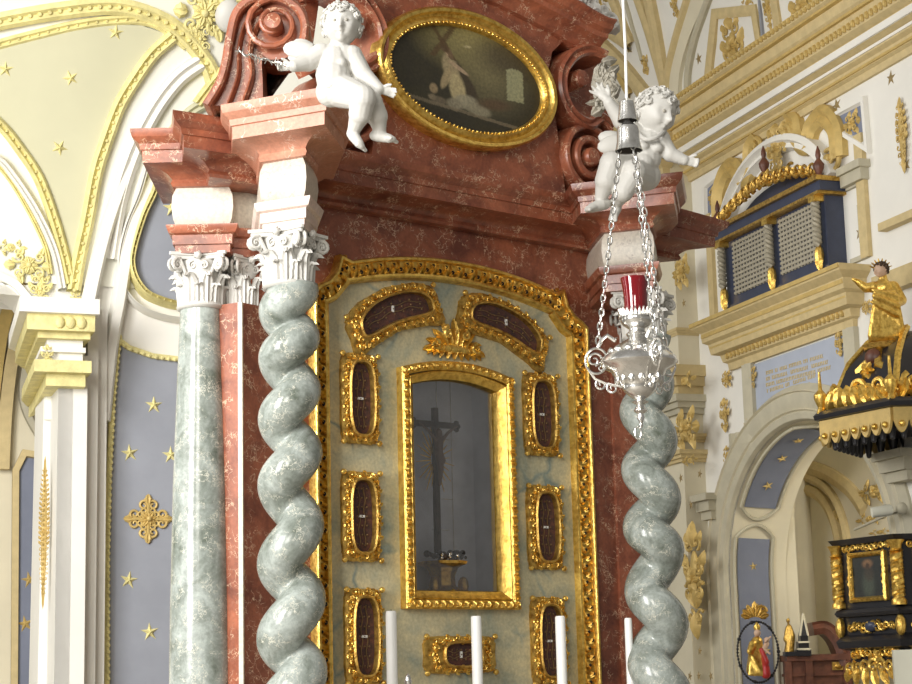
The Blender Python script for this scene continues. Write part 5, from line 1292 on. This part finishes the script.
mb = MB().ringprof(hexa(*GS(886, 343).xy, 22*kx, hx, 12), [(-.05, GS(886, 352).z), (.0, GS(886, 350).z), (.02, GS(886, 345).z), (-.1, GS(886, 341).z)]); mb.build('cloud_base', 'goldd', root)
# madonna in the oval rosary
DM = 19.3; MF = Frame(pd(758, 650, DM), r0, -f0); MF.o.z = 0; s3 = DM/FPX
mp = MF.px(758, 650)
root = thing('madonna_in_rosary', MF.P(*mp), 'small painted Madonna figure inside an oval dark rosary ring hanging in the arch', 'hanging figure')
def ml(x, y): return MF.px(x, y)
mb = MB(); c0_ = ml(758, 652)
for i in range(56):
    a = 2*PI*i/56; mb.ball(MF.P(c0_[0]+20.5*s3*cos(a), c0_[1]+30*s3*sin(a)), (1.35 if i % 8 else 2.0)*s3, 7, 5)
mb.tube([MF.P(c0_[0]+20.5*s3*cos(2*PI*i/48), c0_[1]+30*s3*sin(2*PI*i/48)) for i in range(48)], .7*s3, 5, True); mb.build('rosary_ring', 'black', root)
def mcn(b, p, ra, q_, rb): b.cone(MF.P(*ml(*p[:2]), p[2] if len(p) > 2 else 0), ra*s3, MF.P(*ml(*q_[:2]), q_[2] if len(q_) > 2 else 0), rb*s3)
b = MB(); mcn(b, (757, 642), 6, (757, 655), 7.5); mcn(b, (755, 655), 7, (752, 670), 6); mcn(b, (752, 644, .05), 4, (748, 652, .1), 3); mcn(b, (752, 658, .05), 5, (759, 672, .06), 4)
for i in range(6): mcn(b, (750+i*2, 650, .06), 1.2, (748+i*3, 675, .08), 1.6)
remesh(b, 'golden_cloak', 'gold', root, .014, 2)
b = MB(); mcn(b, (763, 658, .05), 4, (765, 674, .06), 5); mcn(b, (760, 650, .09), 2.5, (765, 662, .1), 3); remesh(b, 'red_robe', 'redc', root, .014, 2)
b = MB(); b.ball(MF.P(*ml(757, 633), .02), 3.6*s3); b.ball(MF.P(*ml(766, 640), .05), 2.8*s3); mcn(b, (766, 644, .05), 2.6, (762, 651, .08), 2.6); mcn(b, (763, 649, .08), 1.4, (768, 654, .12), 1.1); mcn(b, (757, 636), 2, (757, 640), 3); mcn(b, (764, 642, .08), 1, (769, 637, .1), .8); b.build('figures', 'flesh', root)
mb = MB().lathe(MF.P(ml(757, 630)[0], 0), [(3*s3, ml(757, 630)[1]), (3.6*s3, ml(757, 627)[1]), (2*s3, ml(757, 624)[1]), (.5*s3, ml(757, 621)[1])], 12); mb.build('crown', 'gold', root)
mb = MB(); mb.spiral(MF, *ml(760, 612), 0, 7*s3, 1.2, 0, 1, 1.8*s3, 6)
for k in range(-3, 4): mb.leaf(MF, *ml(755+k*1.5, 617), 0, (16-2*abs(k))*s3, 6*s3, PI/2-k*.45, 2*s3)
mb.build('finial', 'goldd', root)
MB().tube([MF.P(*ml(756, 606)), MF.P(*ml(756, 606), -.9)], .7*s3, 5).build('wall_hook', 'black', root)
# wooden furniture with broken pediment
DC = 21.2; CF = Frame(pd(815, 660, DC), r0, -f0); CF.o.z = 0; s4 = DC/FPX
def cl(x, y): return CF.px(x, y)
co = thing('confessional', CF.P(cl(820, 660)[0], 0), 'dark brown wooden confessional with a curved broken pediment in the side chapel', 'confessional')
x0, x1 = cl(789, 660)[0], cl(852, 660)[0]; y_ = cl(820, 656)[1]
mb = MB().box(CF, x0, x1, 0, y_, -.5, 0); mb.box(CF, x0-.03, x1+.03, y_-.05, y_+.02, -.5, .06); mb.box(CF, x0-.02, x1+.02, y_-.22, y_-.19, -.5, .03)
for a in (787, 808, 846): u = cl(a, 660)[0]; mb.box(CF, u-.04, u+.04, 0, y_-.05, 0, .05)
mb.build('cabinet', 'wood', co, False)
mb = MB()
for a, b in ((792, 806), (812, 842)): mb.box(CF, cl(a, 0)[0], cl(b, 0)[0], y_-.16, y_-.07, 0, .02); mb.ell(CF.P((cl(a, 0)[0]+cl(b, 0)[0])/2, y_-.12, .02), V((.09, 0, 0)), V((0, .02, 0)), Z*.03)
mb.build('carved_frieze', 'goldd', co)
pth_ = smooth_path([cl(812, 625), cl(826, 624), cl(838, 634), cl(846, 650), cl(850, 664)], 6)
mb = MB().sweep(CF, [tuple(p) for p in pth_], [(-.12, -.3), (-.12, .03), (-.05, .06), (-.0, .02), (.03, .04), (.03, -.3)]); mb.build('curved_pediment', 'wood', co)
ob2 = thing('obelisk_ornament', CF.P(*cl(803, 655)), 'small dark obelisk with pale edges standing on the confessional', 'ornament')
def obx(mb, xa, xb, ya, yb, w0=-.08, w1=.08): a = cl(xa, ya); b = cl(xb, yb); mb.box(CF, a[0], b[0], b[1], a[1], w0, w1); return mb
m1 = MB(); obx(m1, 795, 810, 650, 656, -.1, .1); obx(m1, 797, 808, 642, 650); obx(m1, 799, 807, 636, 642)
m1.add([CF.P(*cl(799, 636), .07), CF.P(*cl(807, 636), .07), CF.P(*cl(807, 636), -.07), CF.P(*cl(799, 636), -.07), CF.P(*cl(803, 613), 0)], [(0, 1, 4), (1, 2, 4), (2, 3, 4), (3, 0, 4), (3, 2, 1, 0)]); m1.build('shaft', 'black', ob2, False)
m2 = MB(); obx(m2, 796.5, 809, 648.5, 650.5, -.09, .1); obx(m2, 797, 808, 641.5, 643, -.09, .1)
for s_ in (-1, 1): m2.tube([CF.P(*cl(803+s_*4, 636), .07), CF.P(*cl(803, 613.5), .01)], .012, 4)
m2.build('pale_trim', 'creamw', ob2, False)
gf = thing('gilded_figure', CF.P(*cl(788, 655)), 'small gilded figure half hidden by the arch jamb left of the obelisk', 'statue')
b = MB()
for p, ra, q_, rb in (((788, 620), 2.2, (788, 621), 2.2), ((789, 627), 3, (791, 636), 4.5), ((791, 636), 4.5, (789, 652), 5), ((787, 628), 2, (785, 640), 2)): b.cone(CF.P(*cl(*p)), ra*s4, CF.P(*cl(*q_)), rb*s4)
remesh(b, 'robe', 'goldd', gf, .016, 2)
mb = MB(); obx(mb, 784, 796, 652, 656, -.1, .1); mb.build('plinth', 'black', gf, False)
# spotlight on the chapel wall
a = pd(882, 511, 17.9); sp = thing('spotlight', a, 'small white tubular spotlight above the pulpit', 'spotlight')
MB().lathe(a, [(.05, -.10), (.055, .08), (.04, .1), (0, .1)], 16, (r0+Z*.12)).build('tube', 'whitew', sp); MB().ball(a+r0*.19+Z*.02, .06).build('joint', 'greyp', sp); MB().tube([a+r0*.19+Z*.02, a+r0*.19+f0*2.2], .015, 6).build('bracket', 'greyp', sp)
# cream upright board at the lower right corner
DB = 12; BF = Frame(pd(893, 660, DB), r0, -f0); BF.o.z = 0; a = BF.px(893, 650); b = BF.px(935, 648)
bd = thing('upright_board', BF.P((a[0]+b[0])/2, 0), 'plain pale cream board at the lower right corner of the view', 'board')
MB().box(BF, a[0], b[0], .9, a[1], -.04, 0).build('board', 'whitew', bd, False); MB().box(BF, a[0]+.05, a[0]+.1, 0, .95, -.04, 0).box(BF, b[0]-.1, b[0]-.05, 0, .95, -.04, 0).build('leg', 'wood', bd, False)
# orn on chapel vault near the spotlight
for b_, s_ in (((858, 478, 890, 505), 61), ((855, 512, 886, 526), 62), ((868, 528, 892, 536), 63), ((832, 508, 842, 525), 64)):
    orn(CW, b_, .02, seed=s_, parent=ch)

# ================================================================== LEFT SIDE
def lq(x, y, w=0): return LW.px(x, y, w)
def lqs(L, w=0): return [lq(a, b, w) for a, b in L]
wv = st('wall_left', MB().prism(LW, lqs([(36, 760), (330, 780), (330, 285), (-80, 285), (-80, 240), (0, 281), (20, 296), (33, 317), (42, 345), (46, 372), (44, 400)]), -.5, 0), 'white')
wf = st('wall_recess', MB().box(LW, -4, 2.6, 0, 7, -2.6, -2.3), 'creamw')
# vault over the left wall
ZS = lq(60, 285)[1]; RL = 4.2
def vl(u, ph): return LW.P(u, ZS+RL*sin(ph), RL-RL*cos(ph)+.02)
def prx(p): q_ = p-EYE; return CX+FPX*q_.dot(rt)/q_.dot(fw)
def umax(ph):
    lo, hi = -4, 9
    for _ in range(30):
        md = (lo+hi)/2; p = vl(md, ph)
        if (p-EYE).dot(fw) > .5 and prx(p) < 430: lo = md
        else: hi = md
    return lo
ceL = st('ceiling_left', MB().grid(lambda a, b: vl(-4+(umax(1.15*b)+4)*a, 1.15*b), 30, 24), 'vaultw', None, True, 3)
def onL(x, y):
    d = ray(x, y); O2 = LW.P(0, ZS, RL+.02); oc = EYE-O2
    a = d.dot(LW.n)**2+d.z**2; b = 2*(oc.dot(LW.n)*d.dot(LW.n)+oc.z*d.z); c_ = oc.dot(LW.n)**2+oc.z**2-RL*RL
    D = b*b-4*a*c_
    t = (-b+math.sqrt(max(D, 0)))/(2*a); p = EYE+d*t; ph = math.atan2(p.z-ZS, -(p-O2).dot(LW.n))
    return (p-LW.o).dot(LW.x), ph
def lframe(x, y):
    s_, ph = onL(x, y); inn = (LW.n*cos(ph)-Z*sin(ph)); return Frame(vl(s_, ph), LW.x, inn, Z*cos(ph)+LW.n*sin(ph))
def lband(pts, wd, h, mat, k=6, teeth=0, name='vault_band', prof=None, parent=ceL):
    L = [onL(x, y) for x, y in pts]; P = smooth_path([(a, b*RL) for a, b in L], k); mb = MB(); n = len(P); vs = []
    prof = prof or [(-wd/2, -.02), (-wd/2, h), (-wd*.25, h*1.6), (0, h*.9), (wd*.25, h*1.6), (wd/2, h), (wd/2, -.02)]; kk = len(prof)
    def at(s_, ar, hh): ph = ar/RL; return vl(s_, ph)+(LW.n*cos(ph)-Z*sin(ph))*hh
    for i in range(n):
        a = P[max(i-1, 0)]; b = P[min(i+1, n-1)]; t = (b-a).normalized()
        for d_, hh in prof: vs.append(at(P[i].x-t.y*d_, P[i].y+t.x*d_, hh))
    mb.add(vs, [(j*kk+i, j*kk+(i+1) % kk, (j+1)*kk+(i+1) % kk, (j+1)*kk+i) for j in range(n-1) for i in range(kk)])
    if teeth:
        for p, t in resample(P, teeth): mb.ball(at(p.x, p.y, h*1.3), wd*.14, 5, 4)
    return st(name, mb, mat, parent, True, .6)
cell = [(-40, 60), (0, 47), (38, 37), (76, 28), (113, 24), (141, 25), (164, 33), (160, 45), (143, 62), (128, 84), (113, 110), (100, 142), (90, 175), (82, 210), (75, 250), (70, 268), (60, 236), (48, 205), (34, 172), (18, 146), (0, 122), (-40, 80)]
def lsheet(px_, mat, h, name, n=14):       # thin skin lying on the vault
    L = [onL(x, y) for x, y in px_]; bm = bmesh.new(); vs = [bm.verts.new((a, b*RL, 0)) for a, b in L]
    for i in range(len(vs)): bm.edges.new((vs[i], vs[(i+1) % len(vs)]))
    bmesh.ops.triangle_fill(bm, use_beauty=True, edges=bm.edges[:])
    for _ in range(4): bmesh.ops.subdivide_edges(bm, edges=[e for e in bm.edges if e.calc_length() > .35], cuts=1, use_grid_fill=True); bmesh.ops.triangulate(bm, faces=bm.faces[:])
    bm.verts.index_update(); mb = MB()
    mb.add([vl(v.co.x, v.co.y/RL)+(LW.n*cos(v.co.y/RL)-Z*sin(v.co.y/RL))*h for v in bm.verts], [tuple(v.index for v in f.verts) for f in bm.faces]); bm.free(); return st(name, mb, mat, ceL, True, 3)
lsheet(cell, 'vault', .03, 'vault_cell')
lsheet([(-40, 130), (0, 160), (20, 190), (40, 232), (48, 262), (30, 262), (0, 244), (-40, 220)], 'vaultw', .02, 'vault_cell')
lband([(-40, 32), (0, 21), (63, 10), (113, 6), (151, 15), (181, 33), (207, 65), (215, 90)], .12, .04, 'yellow', teeth=.07)
lband([(-40, 56), (0, 44), (38, 34), (76, 25), (113, 20), (141, 20), (164, 28), (186, 46)], .07, .03, 'yellow', teeth=.07)
lband([(172, 36), (152, 54), (135, 78), (119, 105), (106, 140), (96, 172), (87, 220), (78, 262), (73, 292)], .095, .05, 'yellow', teeth=.07)
lband([(-40, 90), (0, 125), (20, 150), (38, 178), (52, 215), (62, 250), (70, 285)], .075, .05, 'yellow', teeth=.07)
lband([(-40, 130), (0, 168), (23, 202), (44, 245), (50, 275)], .035, .03, 'yellow')
lband([(-40, 150), (-5, 158), (12, 175), (36, 212), (54, 252), (62, 290)], .06, .05, 'white')
lband([(200, 62), (178, 78), (155, 108), (134, 150), (118, 200), (108, 260)], .12, .05, 'white'); lband([(212, 100), (190, 112), (170, 135), (152, 165)], .08, .04, 'vault')
lband([(222, 70), (208, 88), (196, 104)], .07, .05, 'yellow')
for i, (x, y) in enumerate(((5, 69), (70, 78), (59, 148), (115, 32))): st('star', MB().star(lframe(x, y), 0, 0, .062, .4*i, .03, .03), 'yellow', ceL)
for x, y, hu, hv, sd in ((203, 12, .22, .20, 1), (199, 38, .10, .12, 2), (220, 0, .2, .15, 4)): orn_uv(lframe(x, y), 0, 0, hu, hv, .03, 8, 'yellow', ceL, sd)
st('stucco_bloom', MB().ell(lframe(226, 14).P(0, 0, .1), lframe(226, 14).x*.10, lframe(226, 14).z*.12, lframe(226, 14).n*.06, 14, 10), 'plaster', ceL, True)
orn_uv(lframe(28, 266), 0, 0, .17, .13, .02, 8, 'yellow', ceL, 3)
orn_uv(lframe(10, 248), 0, 0, .12, .06, .02, 6, 'yellow', ceL, 13); orn_uv(lframe(40, 290), 0, 0, .09, .12, .02, 6, 'yellow', ceL, 23); orn_uv(lframe(75, 300), 0, 0, .04, .10, .02, 5, 'yellow', ceL, 33)
# arch edge of the opening on the left
mb = MB().sweep(LW, [tuple(p) for p in smooth_path(lqs([(44, 420), (45, 372), (42, 345), (33, 317), (20, 296), (0, 281), (-80, 250)]), 6)], [(.0, -.5), (.0, .03), (-.05, .05), (-.05, -.5)]); st('opening_edge', mb, 'vaultw', wv, True)
# pilaster: stepped plan
def strip(xa, xb, w, ytop, mat='white', w0=-.3):
    a = lq(xa, 684, w); b = lq(xb, 684, w); zt_ = lq((xa+xb)/2, ytop, w)[1]; return MB().box(LW, a[0], b[0], 0, zt_, w0, w)
um, ub = lq(54, 684, .40)[0], lq(35, 684, -1.0)[0]; pl_ = [(ub, -1.0), (um, .40), (um+.1, .40), (um+.1, -1.0)]; zt_ = zz_(370) if 'zz_' in globals() else lq(60, 370, .5)[1]
st('pilaster_face', MB().add([LW.P(u, z_, w_) for z_ in (0, zt_) for u, w_ in pl_], [(3, 2, 1, 0), (4, 5, 6, 7), (0, 1, 5, 4), (1, 2, 6, 5), (2, 3, 7, 6), (3, 0, 4, 7)]), 'white', wv); st('pilaster_face', strip(54, 84, .40, 355), 'white', wv)
st('pilaster_edge', strip(84, 95, .26, 300), 'white', wv); st('pilaster_edge', strip(95, 104, .16, 310), 'white', wv)
# curved white ribs rising from the pilaster
mb = MB()
for pts, w in (([(82, 420), (85, 340), (92, 290), (108, 225), (128, 170), (150, 120)], .14), ([(104, 420), (112, 345), (120, 300), (128, 250), (140, 205), (152, 180)], .10)):
    P = smooth_path(lqs(pts, w), 6); mb.sweep(LW, [tuple(p) for p in P], [(.05, w-.5), (.05, w-.02), (.03, w+.02), (-.03, w+.02), (-.05, w-.02), (-.05, w-.5)])
st('rib_moulding', mb, 'white', wv, True)
# capital of the pilaster
def capbox(mb, pts_top, ya, yb, w, out, mat=None): pass
mb = MB(); mg_ = MB()
a0_ = lq(34, 500, .4)[0]; a1_ = lq(82, 500, .4)[0]
def zz_(y): return lq(60, y, .5)[1]
def blk(mb, y1, y2, out, w):
    um = lq(52, 500, w)[0]; u1_ = lq(84, 500, w)[0]; ub = lq(38, 500, -.7)[0]; o_ = w-.45
    pl = [(ub-o_, -.7), (um-o_, w), (u1_+out, w), (u1_+out, -.1), (u1_-.2, -1.0)]; n_ = 5; za, zb_ = zz_(y2), zz_(y1)
    mb.add([LW.P(u, za, w_) for u, w_ in pl]+[LW.P(u, zb_, w_) for u, w_ in pl], [tuple(range(n_))[::-1], tuple(range(n_, 2*n_))]+[(i, (i+1) % n_, n_+(i+1) % n_, n_+i) for i in range(n_)])
blk(mb, 303, 318, .09, .68); blk(mg_, 318, 334, .06, .63); blk(mg_, 334, 340, .03, .56); blk(mb, 340, 362, -.02, .50); blk(mb, 348, 353, .0, .54); blk(mg_, 362, 374, .04, .58); blk(mg_, 374, 386, .0, .50)
st('capital_mouldings', mb, 'white', wv)
for i in range(3): u = lq(57+i*11, 500, .63)[0]; mg_.ell(LW.P(u, zz_(326), .63), LW.x*.035, Z*.045, LW.n*.03, 10, 6)
st('capital_gilding', mg_, 'yellow', wv, True, .5)
orn(LW, (40, 344, 54, 372), .54, mat='yellow', parent=wv, seed=71)
orn(Frame(LW.P(0, 0, .2), LW.x, LW.n), (38, 455, 50, 610), .0, mat='ochre', parent=wv, seed=72)
# blue panels on the left wall with gilt beading
pn1 = [(116, 337), (129, 347), (152, 355), (185, 359), (230, 356), (230, 760), (104, 760), (104, 560), (106, 480), (110, 400)]
q2 = lqs(pn1)[::-1]
st('painted_panel', MB().prism(LW, q2, .0, .015), 'blue', wv)
mb = MB().sweep(LW, q2, [(-.005, 0), (-.005, .045), (.012, .055), (.03, .045), (.03, 0)], True)
for p, t in resample(q2, .045, True): mb.ball(LW.P(p.x-t.y*.022, p.y+t.x*.022, .05), .016, 6, 4)
st('gilt_beading', mb, 'yellow', wv, True, .8)
pn2 = [(172, 150), (160, 172), (152, 192), (142, 217), (132, 251), (131, 270), (138, 287), (152, 299), (185, 307), (235, 300), (245, 200), (240, 150)]
lsheet(pn2, 'blue', .06, 'painted_panel')
lband([(160, 165), (153, 192), (142, 217), (132, 251), (131, 270), (138, 287), (152, 299), (185, 307), (235, 300)], .045, .08, 'yellow', teeth=.05, name='gilt_beading')
lband([(148, 160), (138, 195), (126, 225), (119, 255), (120, 280), (130, 300), (150, 314), (185, 321), (235, 316)], .03, .05, 'white', name='rib_moulding')
st('star', MB().star(lframe(170, 209), 0, 0, .07, .1, .08, .03), 'yellow', ceL)
mb = MB()
for i, (x, y) in enumerate([(154, 405), (130, 453), (129, 580), (150, 632), (171, 455)]):
    st('star', MB().star(LW, *lq(x, y, .02), .066, .15*sin(i*2.3), .015, .03), 'yellow', wv)
# cross-shaped gilt rosette
cu, cv = lq(148, 519, .02); mb = MB()
for k in range(4):
    a = k*PI/2; 
    for s_ in (-1, 1):
        ca_, sa_ = cos(a), sin(a); u, v = cu+.095*ca_-s_*.032*sa_, cv+.095*sa_+s_*.032*ca_
        mb.spiral(LW, u, v, .03, .038, 1.3, a-s_*PI/2, s_, .011, 6); mb.spiral(LW, cu+.055*ca_-s_*.028*sa_, cv+.055*sa_+s_*.028*ca_, .03, .025, 1.2, a+PI, -s_, .009, 6)
    mb.leaf(LW, cu+.1*cos(a), cv+.1*sin(a), .03, .075, .05, a, .02); mb.tube([LW.P(cu, cv, .03), LW.P(cu+.12*cos(a), cv+.12*sin(a), .03)], .012, 6)
for k in range(8): mb.leaf(LW, cu, cv, .035, .06, .035, k*PI/4+.2, .02)
mb.ball(LW.P(cu, cv, .06), .02, 10, 7)
tag(mb.build('cross_rosette', 'ochre', loc=LW.P(cu, cv, .02)), 'gilded cross-shaped scroll rosette on the blue panel left of the smooth column', 'ornament')
# recess beyond
RFc = Frame(LW.P(0, 0, -2.28), LW.x, LW.n)
def rq(L): return [RFc.px(a, b, 0) for a, b in L]
st('painted_panel', MB().prism(RFc, rq([(12, 470), (22, 452), (60, 458), (60, 760), (10, 760)]), 0, .02), 'blued', wf)
st('gilt_moulding', MB().sweep(RFc, rq([(10, 760), (12, 470), (22, 450), (60, 456)]), [(.0, 0), (.0, .06), (-.05, .06), (-.06, 0)]), 'tan', wf)
st('painted_panel', MB().prism(RFc, rq([(30, 350), (60, 340), (60, 425), (38, 420), (28, 400)]), 0, .02), 'blued', wf)
for pts, wd, mt_ in (([(38, 290), (16, 340), (6, 400), (2, 470)], .10, 'tan'), ([(20, 280), (2, 330), (-8, 400)], .10, 'ochre'), ([(50, 300), (30, 345), (22, 400), (40, 440)], .05, 'greyp')):
    st('arch_band', MB().sweep(RFc, [tuple(p) for p in smooth_path(rq(pts), 6)], [(-wd/2, 0), (-wd/2, .08), (wd/2, .08), (wd/2, 0)]), mt_, wf, True)
for x, y in ((25, 624), (29, 580)): st('star', MB().star(RFc, *RFc.px(x, y), .07, .2, .02), 'ochre', wf)

# ================================================================== FLOOR + LIGHT
mb = MB().box(Frame((0, 0, 0), (1, 0, 0), (0, 1, 0)), -12, 26, -.2, 0, -6, 40)
fl = MB().add([(-12, -6, 0), (26, -6, 0), (26, 40, 0), (-12, 40, 0), (-12, -6, -.2), (26, -6, -.2), (26, 40, -.2), (-12, 40, -.2)], [(0, 1, 2, 3), (7, 6, 5, 4), (0, 4, 5, 1), (1, 5, 6, 2), (2, 6, 7, 3), (3, 7, 4, 0)])
st('floor', fl, 'floor')
st('plinth_step', MB().plan([(4.2, 6.4), (8.6, 6.4), (8.9, 8.6), (3.9, 8.6)], 0, .02), 'cream', fl and bpy.data.objects['floor'])
w = bpy.data.worlds.new('daylight'); sc.world = w; w.use_nodes = True
w.node_tree.nodes['Background'].inputs[0].default_value = (1.0, .96, .88, 1); w.node_tree.nodes['Background'].inputs[1].default_value = .24
def area(name, loc, target, sx, sy, e, c):
    l = bpy.data.lights.new(name, 'AREA'); l.shape = 'RECTANGLE'; l.size = sx; l.size_y = sy; l.energy = e; l.color = c
    o_ = bpy.data.objects.new(name, l); col.objects.link(o_); o_.location = loc; o_.rotation_euler = (V(target)-V(loc)).to_track_quat('-Z', 'Y').to_euler(); return o_
area('choir_window_light', (-3.5, 5.2, 5.0), (5.5, 7.2, 3.6), 3.0, 5.5, 1250, (1, .99, .97))
area('nave_fill_light', (-5, -2, 6.5), (6.5, 8, 3.4), 3, 5, 760, (1, .96, .88))  # added fill from front left for the altar recess, no window modelled
area('side_window_light', LW.P(-3.2, 4.5, 4.5), LW.P(.3, 4.2, 0), 2, 4, 110, (1, .99, .95))
area('chapel_fill_light', W_.P(1.9, 4.3, -1.6), W_.P(-1.2, 3.2, -3), 1.0, 1.6, 75, (1, .95, .85))  # unseen lamp added to brighten the chapel interior
area('right_wall_fill_light', W_.P(0, 6.5, 8.5), W_.P(0, 5, 0), 5, 4, 360, (1, .98, .94))  # added lamp aimed at the right wall to lift its brightness
vs = sc.view_settings; sc.display_settings.display_device = 'sRGB'; vs.view_transform = 'Standard'; vs.look = 'None'; vs.gamma = 1; vs.use_curve_mapping = False; vs.exposure = 0.0
